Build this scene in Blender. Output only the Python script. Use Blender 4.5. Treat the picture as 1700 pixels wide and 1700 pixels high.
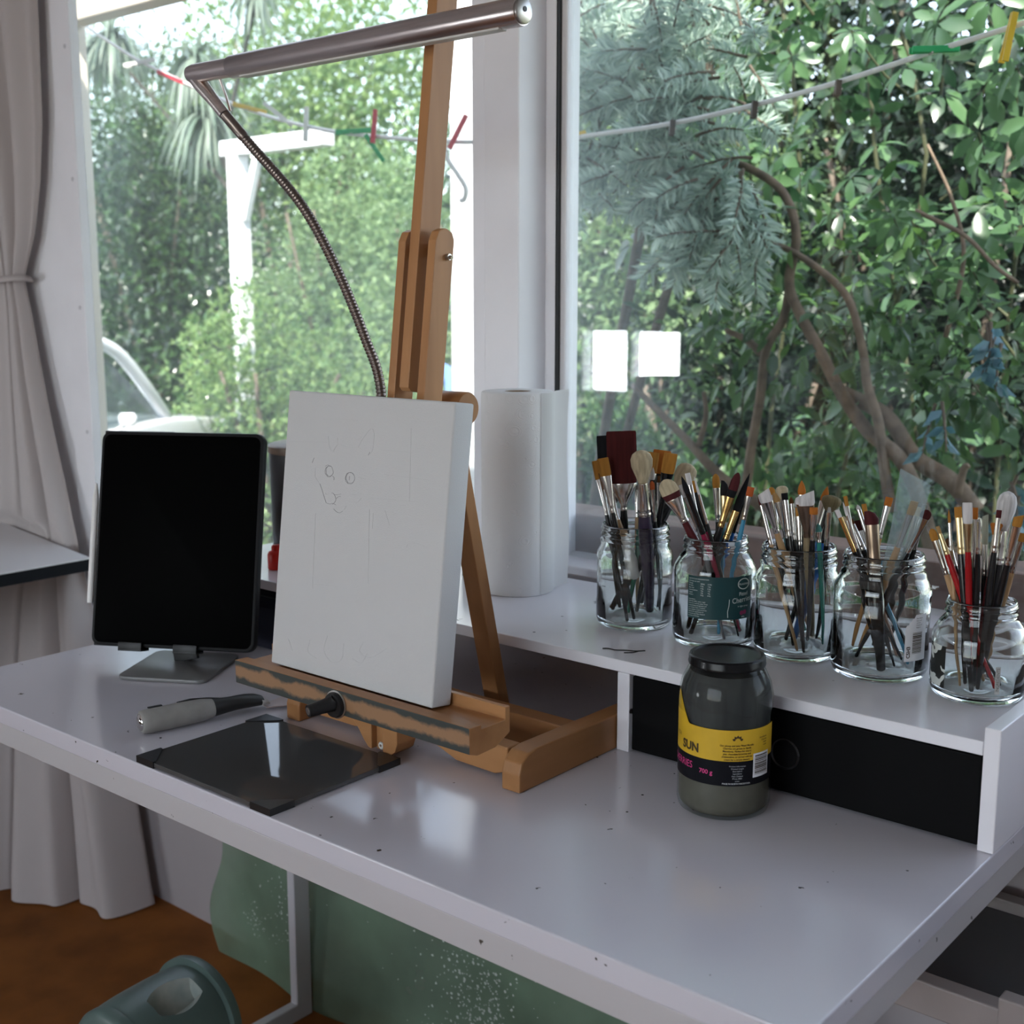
import bpy, bmesh, math, random
import numpy as np
from mathutils import Vector, Matrix, Euler

for _o in list(bpy.data.objects):
    bpy.data.objects.remove(_o)
SC = bpy.context.scene
COL = SC.collection
R = math.radians

# ------------------------------------------------------------------ camera
F_PX, YAW, PITCH = 2061.0, R(39.9), math.atan(356 / 2061.0)
CAM = Vector((0, 0, 1.25))
cam_data = bpy.data.cameras.new('camera')
cam = bpy.data.objects.new('camera', cam_data)
COL.objects.link(cam)
cam.location = CAM
cam.rotation_euler = Euler((R(90) - PITCH, 0, YAW), 'XYZ')
cam_data.sensor_width = 36.0
cam_data.lens = F_PX * 36.0 / 1700.0
cam_data.clip_start = 0.02
cam_data.dof.use_dof = True
cam_data.dof.focus_distance = 1.32
cam_data.dof.aperture_fstop = 8.5
SC.camera = cam

# ------------------------------------------------------------------ world, sun, daylight, added fill
world = bpy.data.worlds.new('world')
SC.world = world
world.use_nodes = True
wn = world.node_tree
wn.nodes.clear()
w_out = wn.nodes.new('ShaderNodeOutputWorld')
w_bg = wn.nodes.new('ShaderNodeBackground')
w_sky = wn.nodes.new('ShaderNodeTexSky')
w_sky.sky_type = 'NISHITA'
w_sky.sun_disc = False
w_sky.sun_elevation = R(52)
w_sky.sun_rotation = R(200)
w_bg.inputs['Strength'].default_value = 0.85
w_hs = wn.nodes.new('ShaderNodeHueSaturation')      # thin high cloud takes some blue out of the sky
w_hs.inputs['Saturation'].default_value = 0.55
wn.links.new(w_sky.outputs[0], w_hs.inputs['Color'])
wn.links.new(w_hs.outputs[0], w_bg.inputs[0])
wn.links.new(w_bg.outputs[0], w_out.inputs[0])

def add_light(name, kind, loc, energy, color=(1, 1, 1), **kw):
    d = bpy.data.lights.new(name, kind)
    d.energy = energy
    d.color = color
    for k, v in kw.items():
        setattr(d, k, v)
    o = bpy.data.objects.new(name, d)
    o.location = loc
    COL.objects.link(o)
    return o

sun = add_light('sun', 'SUN', (-3, -6, 9), 13.0, (1.0, 0.95, 0.86), angle=R(0.6))
sun_dir = Vector((-0.45, 0.60, -0.92)).normalized()      # the way the light travels
sun.rotation_euler = sun_dir.to_track_quat('-Z', 'Y').to_euler()
# added fill at the wide rear window, daylight at the small mirrored one
dl = add_light('added_fill_wide_window', 'AREA', (-0.55, -2.20, 1.5), 13.5, (1.0, 0.94, 0.93),
               shape='RECTANGLE', size=1.9, size_y=1.2)
dl.rotation_euler = Euler((R(90), 0, 0))
dl2 = add_light('daylight_small_window', 'AREA', (-3.41, -2.22, 0.945), 55, (0.93, 0.95, 1.0),
                shape='RECTANGLE', size=0.70, size_y=0.42)
dl2.rotation_euler = Euler((R(90), 0, 0))

SC.view_settings.view_transform = 'Standard'
SC.view_settings.look = 'None'
SC.view_settings.gamma = 1.0
SC.view_settings.use_curve_mapping = False
SC.view_settings.exposure = 0.0

# ------------------------------------------------------------------ helpers
_fwd = Vector((-math.sin(YAW) * math.cos(PITCH), math.cos(YAW) * math.cos(PITCH), -math.sin(PITCH)))
_right = Vector((math.cos(YAW), math.sin(YAW), 0))
_up = _right.cross(_fwd)

def ray(x, y):
    return _fwd + _right * ((x - 850) / F_PX) - _up * ((y - 850) / F_PX)

def at(x, y, Y):
    """Point of the plane y = Y that the photograph shows at (x, y)."""
    d = ray(x, y)
    return CAM + d * (Y / d.y)

def tag(o, label=None, cat=None, group=None, kind=None):
    if label: o['label'] = label
    if cat: o['category'] = cat
    if group: o['group'] = group
    if kind: o['kind'] = kind
    return o

def empty(name, loc=(0, 0, 0), rotz=0.0, label=None, cat=None, group=None, kind=None):
    o = bpy.data.objects.new(name, None)
    o.empty_display_size = 0.02
    o.location = loc
    o.rotation_euler = (0, 0, rotz)
    COL.objects.link(o)
    return tag(o, label, cat, group, kind)

def finish(name, bm, mat, parent=None, smooth=None, loc=None, recalc=True):
    if recalc:
        bmesh.ops.recalc_face_normals(bm, faces=bm.faces[:])
    me = bpy.data.meshes.new(name)
    bm.to_mesh(me)
    bm.free()
    for m in (mat if isinstance(mat, (list, tuple)) else [mat]):
        me.materials.append(m)
    if smooth is not None:
        me.shade_smooth()
        if smooth < 180:
            me.set_sharp_from_angle(angle=R(smooth))
    o = bpy.data.objects.new(name, me)
    if parent is not None:
        o.parent = parent
    if loc is not None:
        o.location = loc
    COL.objects.link(o)
    return o

def NB():
    return bmesh.new()

def box(bm, x0, x1, y0, y1, z0, z1, bev=0.0, seg=2, M=None, mi=0):
    t = bmesh.new()
    vs = [t.verts.new((x, y, z)) for x in (x0, x1) for y in (y0, y1) for z in (z0, z1)]
    for f in ((0, 1, 3, 2), (4, 6, 7, 5), (0, 4, 5, 1), (2, 3, 7, 6), (0, 2, 6, 4), (1, 5, 7, 3)):
        t.faces.new([vs[i] for i in f])
    bmesh.ops.recalc_face_normals(t, faces=t.faces[:])
    if bev:
        bmesh.ops.bevel(t, geom=t.edges[:], offset=bev, segments=seg, profile=0.5, affect='EDGES')
    merge(bm, t, M, mi)

def merge(bm, t, M=None, mi=0):
    t.verts.index_update()
    vv = [bm.verts.new((M @ v.co) if M is not None else v.co) for v in t.verts]
    for f in t.faces:
        try:
            nf = bm.faces.new([vv[v.index] for v in f.verts])
            nf.material_index = mi if mi else f.material_index
        except ValueError:
            pass
    t.free()

def bar(bm, a, b, w, d, side=(1, 0, 0), bev=0.0, seg=2, mi=0):
    """Rectangular bar from a to b: width w along `side`, depth d across."""
    a, b = Vector(a), Vector(b)
    z = (b - a).normalized()
    x = Vector(side)
    x = (x - z * x.dot(z)).normalized()
    y = z.cross(x)
    M = Matrix((x, y, z)).transposed().to_4x4()
    M.translation = a
    box(bm, -w / 2, w / 2, -d / 2, d / 2, 0, (b - a).length, bev, seg, M, mi)

def tube(bm, pts, rad, seg=10, caps=True, mi=0, flat=1.0):
    pts = [Vector(p) for p in pts]
    if not isinstance(rad, (list, tuple)):
        rad = [rad] * len(pts)
    rings = []
    n = None
    for i, p in enumerate(pts):
        if i == 0: t = pts[1] - pts[0]
        elif i == len(pts) - 1: t = pts[-1] - pts[-2]
        else: t = pts[i + 1] - pts[i - 1]
        t.normalize()
        if n is None:
            n = t.orthogonal().normalized()
        n = (n - t * n.dot(t)).normalized()
        bn = t.cross(n)
        rings.append([bm.verts.new(p + (n * math.cos(a) + bn * math.sin(a) * flat) * rad[i])
                      for a in [2 * math.pi * k / seg for k in range(seg)]])
    for i in range(len(rings) - 1):
        for k in range(seg):
            f = bm.faces.new((rings[i][k], rings[i][(k + 1) % seg], rings[i + 1][(k + 1) % seg], rings[i + 1][k]))
            f.material_index = mi
    if caps:
        f = bm.faces.new(rings[0][::-1]); f.material_index = mi
        f = bm.faces.new(rings[-1]); f.material_index = mi

def loft(bm, secs, seg=14, M=None, caps=True, mi=0):
    """secs: (z, rx, ry[, dx, dy[, slope]]) elliptical sections along +z."""
    rings = []
    for s in secs:
        z, rx, ry = s[:3]
        dx, dy = (s[3], s[4]) if len(s) > 4 else (0, 0)
        sl = s[5] if len(s) > 5 else 0
        rr = []
        for k in range(seg):
            a = 2 * math.pi * k / seg
            x = rx * math.cos(a); y = ry * math.sin(a)
            v = Vector((x + dx, y + dy, z + sl * x))
            rr.append(bm.verts.new(M @ v if M is not None else v))
        rings.append(rr)
    for i in range(len(rings) - 1):
        for k in range(seg):
            f = bm.faces.new((rings[i][k], rings[i][(k + 1) % seg], rings[i + 1][(k + 1) % seg], rings[i + 1][k]))
            f.material_index = mi
    if caps:
        f = bm.faces.new(rings[0][::-1]); f.material_index = mi
        f = bm.faces.new(rings[-1]); f.material_index = mi

def lathe(bm, prof, seg=40, c=(0, 0, 0), mi=0, closed=False, mod=None):
    """prof: (r, z) pairs; r = 0 becomes a pole."""
    rings = []
    for r, z in prof:
        if r < 1e-6:
            rings.append([bm.verts.new((c[0], c[1], c[2] + z))])
        else:
            rr = []
            for k in range(seg):
                a = 2 * math.pi * k / seg
                q = r * (mod(a, z) if mod else 1.0)
                rr.append(bm.verts.new((c[0] + q * math.cos(a), c[1] + q * math.sin(a), c[2] + z)))
            rings.append(rr)
    pairs = [(rings[i], rings[i + 1]) for i in range(len(rings) - 1)]
    if closed:
        pairs.append((rings[-1], rings[0]))
    for A, B in pairs:
        for k in range(seg):
            k2 = (k + 1) % seg
            if len(A) == 1 and len(B) == 1: continue
            if len(A) == 1: f = bm.faces.new((A[0], B[k2], B[k]))
            elif len(B) == 1: f = bm.faces.new((A[k], A[k2], B[0]))
            else: f = bm.faces.new((A[k], A[k2], B[k2], B[k]))
            f.material_index = mi

def prism_x(bm, prof, x0, x1, bev=0.0, mi=0):
    """Extrude a closed (y, z) outline from x0 to x1."""
    t = bmesh.new()
    A = [t.verts.new((x0, y, z)) for y, z in prof]
    B = [t.verts.new((x1, y, z)) for y, z in prof]
    n = len(prof)
    t.faces.new(A); t.faces.new(B[::-1])
    for i in range(n):
        t.faces.new((A[i], B[i], B[(i + 1) % n], A[(i + 1) % n]))
    bmesh.ops.recalc_face_normals(t, faces=t.faces[:])
    if bev:
        bmesh.ops.bevel(t, geom=t.edges[:], offset=bev, segments=2, profile=0.5, affect='EDGES')
    merge(bm, t, None, mi)

def prism(bm, pts, M, d, bev=0.0, mi=0):
    """Extrude a closed 2-D outline (local xy) by d along local z, then place with M."""
    t = bmesh.new()
    A = [t.verts.new((x, y, 0)) for x, y in pts]
    B = [t.verts.new((x, y, d)) for x, y in pts]
    n = len(pts)
    t.faces.new(A[::-1]); t.faces.new(B)
    for i in range(n):
        t.faces.new((A[i], A[(i + 1) % n], B[(i + 1) % n], B[i]))
    bmesh.ops.recalc_face_normals(t, faces=t.faces[:])
    if bev:
        bmesh.ops.bevel(t, geom=t.edges[:], offset=bev, segments=2, profile=0.5, affect='EDGES')
    merge(bm, t, M, mi)

def frame_M(o, x, y, z):
    M = Matrix((Vector(x), Vector(y), Vector(z))).transposed().to_4x4()
    M.translation = Vector(o)
    return M

def round_rect(w, h, r, n=6):
    pts = []
    for cx, cy, a0 in ((w / 2 - r, h / 2 - r, 0), (-w / 2 + r, h / 2 - r, 90), (-w / 2 + r, -h / 2 + r, 180), (w / 2 - r, -h / 2 + r, 270)):
        for k in range(n + 1):
            a = R(a0 + 90 * k / n)
            pts.append((cx + r * math.cos(a), cy + r * math.sin(a)))
    return pts

def smooth_path(pts, n=8):
    """Catmull-Rom through pts."""
    P = [Vector(p) for p in pts]
    P = [P[0] * 2 - P[1]] + P + [P[-1] * 2 - P[-2]]
    out = []
    for i in range(1, len(P) - 2):
        for k in range(n):
            t = k / n
            a, b, c, d = P[i - 1], P[i], P[i + 1], P[i + 2]
            out.append(0.5 * ((2 * b) + (c - a) * t + (2 * a - 5 * b + 4 * c - d) * t * t + (3 * b - a - 3 * c + d) * t ** 3))
    out.append(P[-2])
    return out

# ------------------------------------------------------------------ materials
def new_mat(name):
    m = bpy.data.materials.new(name)
    m.use_nodes = True
    return m, m.node_tree, m.node_tree.nodes['Principled BSDF']

def mat(name, col, rough=0.5, metal=0.0, noise=0.0, nscale=20.0, bump=0.0, bscale=80.0, spec=0.5, stretch=None, col2=None, coat=0.0, detail=4.0, trans=0.0, ior=1.45):
    m, nt, b = new_mat(name)
    c = tuple(col) + (1,)
    b.inputs['Base Color'].default_value = c
    b.inputs['Roughness'].default_value = rough
    b.inputs['Metallic'].default_value = metal
    b.inputs['Specular IOR Level'].default_value = spec
    b.inputs['Coat Weight'].default_value = coat
    b.inputs['Transmission Weight'].default_value = trans
    b.inputs['IOR'].default_value = ior
    if noise or bump:
        tc = nt.nodes.new('ShaderNodeTexCoord')
        mp = nt.nodes.new('ShaderNodeMapping')
        nt.links.new(tc.outputs['Object'], mp.inputs[0])
        if stretch: mp.inputs['Scale'].default_value = stretch
    if noise:
        n = nt.nodes.new('ShaderNodeTexNoise')
        n.inputs['Scale'].default_value = nscale
        n.inputs['Detail'].default_value = detail
        nt.links.new(mp.outputs[0], n.inputs['Vector'])
        rp = nt.nodes.new('ShaderNodeValToRGB')
        rp.color_ramp.elements[0].position = 0.3
        rp.color_ramp.elements[1].position = 0.7
        if col2 is None:
            rp.color_ramp.elements[0].color = tuple(max(0, x * (1 - noise)) for x in col) + (1,)
            rp.color_ramp.elements[1].color = tuple(min(1, x * (1 + noise)) for x in col) + (1,)
        else:
            rp.color_ramp.elements[0].color = c
            rp.color_ramp.elements[1].color = tuple(col2) + (1,)
        nt.links.new(n.outputs['Fac'], rp.inputs[0])
        nt.links.new(rp.outputs[0], b.inputs['Base Color'])
    if bump:
        n2 = nt.nodes.new('ShaderNodeTexNoise')
        n2.inputs['Scale'].default_value = bscale
        nt.links.new(mp.outputs[0], n2.inputs['Vector'])
        bp = nt.nodes.new('ShaderNodeBump')
        bp.inputs['Strength'].default_value = bump
        bp.inputs['Distance'].default_value = 0.002
        nt.links.new(n2.outputs['Fac'], bp.inputs['Height'])
        nt.links.new(bp.outputs[0], b.inputs['Normal'])
    return m

def thin_glass(name, tint=(1, 1, 1), refl_ior=1.5, haze=0.0, haze_x=None, haze_col=(0.8, 0.85, 0.9), rough=0.0, edge=None):
    """Clear sheet: see-through, mirror reflection rising at grazing angles, an optional whitish haze."""
    m, nt, b = new_mat(name)
    nt.nodes.remove(b)
    out = nt.nodes['Material Output']
    tr = nt.nodes.new('ShaderNodeBsdfTransparent')
    tr.inputs[0].default_value = tuple(tint) + (1,)
    gl = nt.nodes.new('ShaderNodeBsdfGlossy')
    gl.inputs['Roughness'].default_value = rough
    fr = nt.nodes.new('ShaderNodeFresnel')
    # the same reflection on entering and leaving the sheet
    ge = nt.nodes.new('ShaderNodeNewGeometry')
    io = nt.nodes.new('ShaderNodeMix'); io.data_type = 'FLOAT'
    io.inputs[2].default_value = refl_ior; io.inputs[3].default_value = 1.0 / refl_ior
    nt.links.new(ge.outputs['Backfacing'], io.inputs[0])
    nt.links.new(io.outputs[0], fr.inputs['IOR'])
    mx = nt.nodes.new('ShaderNodeMixShader')
    nt.links.new(fr.outputs[0], mx.inputs[0])
    base = tr
    if edge:
        lw = nt.nodes.new('ShaderNodeLayerWeight')
        lw.inputs['Blend'].default_value = 0.35
        mc = nt.nodes.new('ShaderNodeMixRGB')
        mc.inputs[1].default_value = tuple(tint) + (1,)
        mc.inputs[2].default_value = tuple(edge) + (1,)
        nt.links.new(lw.outputs['Facing'], mc.inputs[0])
        nt.links.new(mc.outputs[0], tr.inputs[0])
    nt.links.new(tr.outputs[0], mx.inputs[1])
    nt.links.new(gl.outputs[0], mx.inputs[2])
    last = mx
    if haze:
        df = nt.nodes.new('ShaderNodeBsdfDiffuse')
        df.inputs[0].default_value = tuple(haze_col) + (1,)
        tl = nt.nodes.new('ShaderNodeBsdfTranslucent')
        tl.inputs[0].default_value = tuple(haze_col) + (1,)
        ad = nt.nodes.new('ShaderNodeMixShader')
        nt.links.new(df.outputs[0], ad.inputs[1]); nt.links.new(tl.outputs[0], ad.inputs[2])
        m2 = nt.nodes.new('ShaderNodeMixShader')
        tc = nt.nodes.new('ShaderNodeTexCoord')
        nz = nt.nodes.new('ShaderNodeTexNoise')
        nz.inputs['Scale'].default_value = 2.5
        nz.inputs['Detail'].default_value = 5
        nt.links.new(tc.outputs['Object'], nz.inputs['Vector'])
        mr = nt.nodes.new('ShaderNodeMapRange')
        mr.inputs['From Min'].default_value = 0.3; mr.inputs['From Max'].default_value = 0.75
        mr.inputs['To Min'].default_value = haze * 0.35; mr.inputs['To Max'].default_value = haze * 1.5
        nt.links.new(nz.outputs['Fac'], mr.inputs[0])
        hz = mr
        if haze_x:      # painted veil of light that thins out across the pane, from x = haze_x[0] to haze_x[1]
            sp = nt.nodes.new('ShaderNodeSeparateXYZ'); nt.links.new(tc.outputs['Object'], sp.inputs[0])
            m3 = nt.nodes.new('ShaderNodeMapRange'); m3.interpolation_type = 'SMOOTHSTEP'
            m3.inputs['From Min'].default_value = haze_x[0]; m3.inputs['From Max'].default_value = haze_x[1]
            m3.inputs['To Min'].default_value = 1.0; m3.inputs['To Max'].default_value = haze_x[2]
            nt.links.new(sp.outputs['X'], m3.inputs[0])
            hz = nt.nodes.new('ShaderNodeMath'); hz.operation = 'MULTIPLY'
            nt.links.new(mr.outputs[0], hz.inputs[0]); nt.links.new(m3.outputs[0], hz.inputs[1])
        nt.links.new(hz.outputs[0], m2.inputs[0])
        nt.links.new(mx.outputs[0], m2.inputs[1]); nt.links.new(ad.outputs[0], m2.inputs[2])
        last = m2
    nt.links.new(last.outputs[0], out.inputs[0])
    return m

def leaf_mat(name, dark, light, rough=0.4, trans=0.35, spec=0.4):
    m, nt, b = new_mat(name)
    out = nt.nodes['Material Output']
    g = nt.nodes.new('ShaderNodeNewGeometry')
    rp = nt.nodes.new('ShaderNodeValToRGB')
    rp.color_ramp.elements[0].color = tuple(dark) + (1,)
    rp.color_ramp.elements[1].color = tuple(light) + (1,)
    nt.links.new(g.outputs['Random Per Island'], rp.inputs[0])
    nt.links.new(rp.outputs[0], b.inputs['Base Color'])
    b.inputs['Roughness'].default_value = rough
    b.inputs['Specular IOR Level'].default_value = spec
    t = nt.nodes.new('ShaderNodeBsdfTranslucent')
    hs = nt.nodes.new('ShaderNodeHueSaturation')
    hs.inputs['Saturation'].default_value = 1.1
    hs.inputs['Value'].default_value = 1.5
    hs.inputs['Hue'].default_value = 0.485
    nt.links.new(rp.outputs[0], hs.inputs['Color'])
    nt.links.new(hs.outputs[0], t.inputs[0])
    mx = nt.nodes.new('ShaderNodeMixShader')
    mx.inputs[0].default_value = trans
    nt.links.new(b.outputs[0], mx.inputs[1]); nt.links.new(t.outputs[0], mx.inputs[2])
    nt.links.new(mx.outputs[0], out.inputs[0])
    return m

def painted_mat(name, paint, specks, n_scale=14.0, rough=0.4):
    """Painted board with small dark chips and marks."""
    m, nt, b = new_mat(name)
    tc = nt.nodes.new('ShaderNodeTexCoord')
    n = nt.nodes.new('ShaderNodeTexNoise'); n.inputs['Scale'].default_value = n_scale * 4; n.inputs['Detail'].default_value = 2
    nt.links.new(tc.outputs['Object'], n.inputs['Vector'])
    rp = nt.nodes.new('ShaderNodeValToRGB')
    rp.color_ramp.elements[0].position = 0.735; rp.color_ramp.elements[1].position = 0.76
    rp.color_ramp.elements[0].color = tuple(paint) + (1,)
    rp.color_ramp.elements[1].color = tuple(specks) + (1,)
    nt.links.new(n.outputs['Fac'], rp.inputs[0])
    n3 = nt.nodes.new('ShaderNodeTexNoise'); n3.inputs['Scale'].default_value = 3.0
    nt.links.new(tc.outputs['Object'], n3.inputs['Vector'])
    mx = nt.nodes.new('ShaderNodeMixRGB'); mx.blend_type = 'MULTIPLY'; mx.inputs[0].default_value = 0.12
    nt.links.new(rp.outputs[0], mx.inputs[1]); nt.links.new(n3.outputs['Fac'], mx.inputs[2])
    nt.links.new(mx.outputs[0], b.inputs['Base Color'])
    mr = nt.nodes.new('ShaderNodeMapRange')
    mr.inputs['To Min'].default_value = rough - 0.06; mr.inputs['To Max'].default_value = rough + 0.06
    b.inputs['Roughness'].default_value = rough
    b.inputs['Specular IOR Level'].default_value = 0.8
    return m

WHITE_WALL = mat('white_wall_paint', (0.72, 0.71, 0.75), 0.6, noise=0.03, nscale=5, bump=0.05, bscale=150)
SHADED_WALL = mat('shaded_white_wall_paint', (0.40, 0.365, 0.37), 0.65, noise=0.04, nscale=5)  # same white wall, with the under-desk shade put into its colour
REAR_WALL = mat('darkened_rear_wall', (0.10, 0.085, 0.075), 0.6, noise=0.2, nscale=6)  # unseen wall, darkened so the panes mirror less room light
WHITE_TRIM = mat('white_trim_paint', (0.88, 0.87, 0.91), 0.35, noise=0.03, nscale=8)
WHITE_DESK = painted_mat('white_desk_laminate', (0.66, 0.64, 0.70), (0.05, 0.045, 0.04), 22.0, 0.17)
WHITE_EDGE = painted_mat('white_desk_edge', (0.54, 0.52, 0.53), (0.06, 0.05, 0.04), 20.0, 0.4)
WHITE_SHELF = painted_mat('white_shelf_laminate', (0.88, 0.86, 0.91), (0.06, 0.05, 0.05), 9.0, 0.2)
CEIL = mat('ceiling_paint', (0.75, 0.75, 0.77), 0.8)
FLOOR = mat('cork_floor', (0.17, 0.055, 0.011), 0.6, noise=0.35, nscale=9, bump=0.1, bscale=60, spec=0.2, col2=(0.29, 0.10, 0.022), detail=8)
BLACK = mat('black_plastic', (0.008, 0.008, 0.009), 0.45)
BLACK_DRAWER = mat('black_drawer', (0.004, 0.004, 0.0045), 0.6, bump=0.05, bscale=300, spec=0.1)
BLACK_GLOSS = mat('black_gloss', (0.006, 0.006, 0.007), 0.12)
WOOD = mat('beech_wood', (0.29, 0.13, 0.05), 0.42, noise=0.5, nscale=26, stretch=(0.12, 1, 1), spec=0.3, col2=(0.44, 0.215, 0.088), detail=6)
WOOD_V = mat('beech_wood_upright', (0.33, 0.15, 0.06), 0.42, noise=0.5, nscale=30, stretch=(1, 1, 0.1), spec=0.3, col2=(0.47, 0.235, 0.10), detail=6)
WOOD_Y = mat('beech_wood_runner', (0.28, 0.125, 0.048), 0.42, noise=0.5, nscale=26, stretch=(1, 0.12, 1), spec=0.3, col2=(0.42, 0.205, 0.082), detail=6)
BRONZE = mat('brushed_bronze_metal', (0.58, 0.51, 0.49), 0.3, 1.0, noise=0.12, nscale=200, stretch=(0.02, 1, 1))
CHROME = mat('chrome', (0.62, 0.60, 0.58), 0.12, 1.0)
SILVER = mat('silver_ferrule', (0.58, 0.55, 0.52), 0.22, 1.0)
GOLD = mat('gold_ferrule', (0.62, 0.40, 0.15), 0.22, 1.0)
PALE_GOLD = mat('pale_gold_ferrule', (0.62, 0.48, 0.26), 0.3, 1.0)
STEEL = mat('dull_steel', (0.5, 0.48, 0.46), 0.35, 1.0)
CLEAR = thin_glass('jar_glass', (0.99, 0.996, 0.993), 1.27, edge=(0.86, 0.92, 0.90))
PANE = thin_glass('window_glass', (0.97, 0.985, 0.98), 1.5, haze=0.085, haze_col=(0.75, 0.88, 0.95))
PANE_R = thin_glass('right_window_glass', (0.97, 0.985, 0.98), 1.5, haze=0.12, haze_x=(-1.10, -0.84, 0.06), haze_col=(0.75, 0.86, 0.95))  # whitish veil of light painted into the pane, strongest at its left edge

# ------------------------------------------------------------------ room shell
def struct(name, bm, m, parent=None, smooth=None):
    o = finish(name, bm, m, parent, smooth)
    if parent is None: o['kind'] = 'structure'
    return o

RX0, RX1, RY0, RY1, RZ1 = -4.2, 1.3, -2.0, 1.40, 2.5
bm = NB(); box(bm, RX0 - 0.12, RX1 + 0.12, RY0 - 0.12, RY1 + 0.12, -0.1, 0); struct('floor', bm, FLOOR)
bm = NB(); box(bm, RX0 - 0.12, RX1 + 0.12, RY0 - 0.12, RY1 + 0.12, RZ1, RZ1 + 0.1); struct('ceiling', bm, CEIL)
WT = 0.12
LWX0, LWX1, LSZ = -2.46, -1.262, 0.60       # left window opening
RWX0, RWX1, RSZ = -1.146, 1.05, 0.855        # right window opening
WTOP = 2.12
bm = NB()
box(bm, RX0 - WT, LWX0, RY1, RY1 + WT, 0, RZ1)
box(bm, LWX0, LWX1, RY1, RY1 + WT, 0, LSZ)
box(bm, LWX1, RX1 + WT, RY1, RY1 + WT, 0, RSZ)
box(bm, LWX0, RX1 + WT, RY1, RY1 + WT, WTOP, RZ1)
box(bm, RWX1, RX1 + WT, RY1, RY1 + WT, RSZ, WTOP)
struct('wall_window_side', bm, SHADED_WALL)
bm = NB(); box(bm, RX0 - WT, RX0, RY0, RY1, 0, RZ1); struct('wall_left', bm, WHITE_WALL)
bm = NB(); box(bm, RX1, RX1 + WT, RY0, RY1, 0, RZ1); struct('wall_right', bm, WHITE_WALL)
bm = NB()
yy = (RY0 - WT, RY0)
box(bm, RX0 - WT, -3.73, *yy, 0, RZ1)
box(bm, -3.73, -3.09, *yy, 0, 0.76); box(bm, -3.73, -3.09, *yy, 1.13, RZ1)
box(bm, -3.09, -1.55, *yy, 0, RZ1)
box(bm, -1.55, 0.45, *yy, 0, 0.85); box(bm, -1.55, 0.45, *yy, 2.15, RZ1)
box(bm, 0.45, RX1 + WT, *yy, 0, RZ1)
struct('wall_rear', bm, REAR_WALL)

# left window: frame, mullion strip, sill, pane
w1 = empty('window_1', (0, 0, 0), kind='structure')
bm = NB()
box(bm, LWX0, LWX0 + 0.012, 1.402, 1.50, LSZ, WTOP, 0.002)
box(bm, LWX1 - 0.02, LWX1, 1.44, 1.50, LSZ, WTOP, 0.002)
box(bm, LWX0, LWX1, 1.42, 1.50, LSZ, LSZ + 0.03, 0.003)
box(bm, LWX0, LWX1, 1.42, 1.50, WTOP - 0.03, WTOP, 0.003)
finish('window_frame', bm, WHITE_TRIM, w1)
bm = NB(); box(bm, LWX0, LWX1, 1.448, 1.452, LSZ + 0.01, WTOP - 0.01); finish('pane', bm, PANE, w1)
# right window
w2 = empty('window_2', (0, 0, 0), kind='structure')
bm = NB()
box(bm, RWX0, RWX0 + 0.02, 1.445, 1.50, RSZ, WTOP, 0.002)
box(bm, RWX0 + 0.02, RWX0 + 0.033, 1.452, 1.47, RSZ, WTOP, 0.002)
box(bm, RWX0 + 0.02, RWX1, 1.405, 1.50, RSZ - 0.01, RSZ + 0.012, 0.003)
box(bm, RWX0, RWX1, 1.42, 1.50, WTOP - 0.03, WTOP, 0.003)
box(bm, RWX1 - 0.03, RWX1, 1.42, 1.50, RSZ, WTOP, 0.003)
finish('window_frame', bm, WHITE_TRIM, w2)
bm = NB(); box(bm, RWX0 + 0.021, RWX0 + 0.024, 1.443, 1.4515, RSZ + 0.02, WTOP); finish('seal_line', bm, BLACK, w2)
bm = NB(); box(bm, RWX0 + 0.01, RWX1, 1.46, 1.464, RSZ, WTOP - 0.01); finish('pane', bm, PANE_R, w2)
bm = NB(); box(bm, RWX0 - 0.05, RWX1, 1.50, 1.58, RSZ - 0.02, 0.925, 0.004)
finish('outer_sill', bm, mat('weathered_brown_sill', (0.20, 0.12, 0.095), 0.6, noise=0.3, nscale=30, stretch=(0.1, 1, 1)), w2)
# pillar between the two windows
bm = NB(); box(bm, -1.211, -1.146, 1.385, 1.50, 0.60, WTOP + 0.1, 0.002)
box(bm, LWX1, -1.205, 1.42, 1.50, 0.60, WTOP + 0.1)
struct('trim_1', bm, WHITE_TRIM)
# board and screwed strip left of the left window
bm = NB(); box(bm, -2.334, -2.265, 1.380, 1.40, LSZ - 0.05, WTOP + 0.1, 0.002)
t2 = struct('trim_2', bm, WHITE_TRIM)
bm = NB()
for z in (0.72, 0.98, 1.23, 1.48, 1.73):
    lathe(bm, [(0, -0.0012), (0.004, -0.001), (0.0045, 0)], 10)
    M = Matrix.Translation((-2.283, 1.380, z)) @ Matrix.Rotation(R(-90), 4, 'X')
    for v in list(bm.verts)[-21:]:
        v.co = M @ v.co
finish('screw_heads', bm, mat('painted_screw', (0.6, 0.6, 0.64), 0.3), t2)
bm = NB(); box(bm, -2.62, -2.335, 1.386, 1.3995, 0.30, WTOP + 0.1, 0.002); struct('trim_3', bm, WHITE_TRIM)
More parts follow.
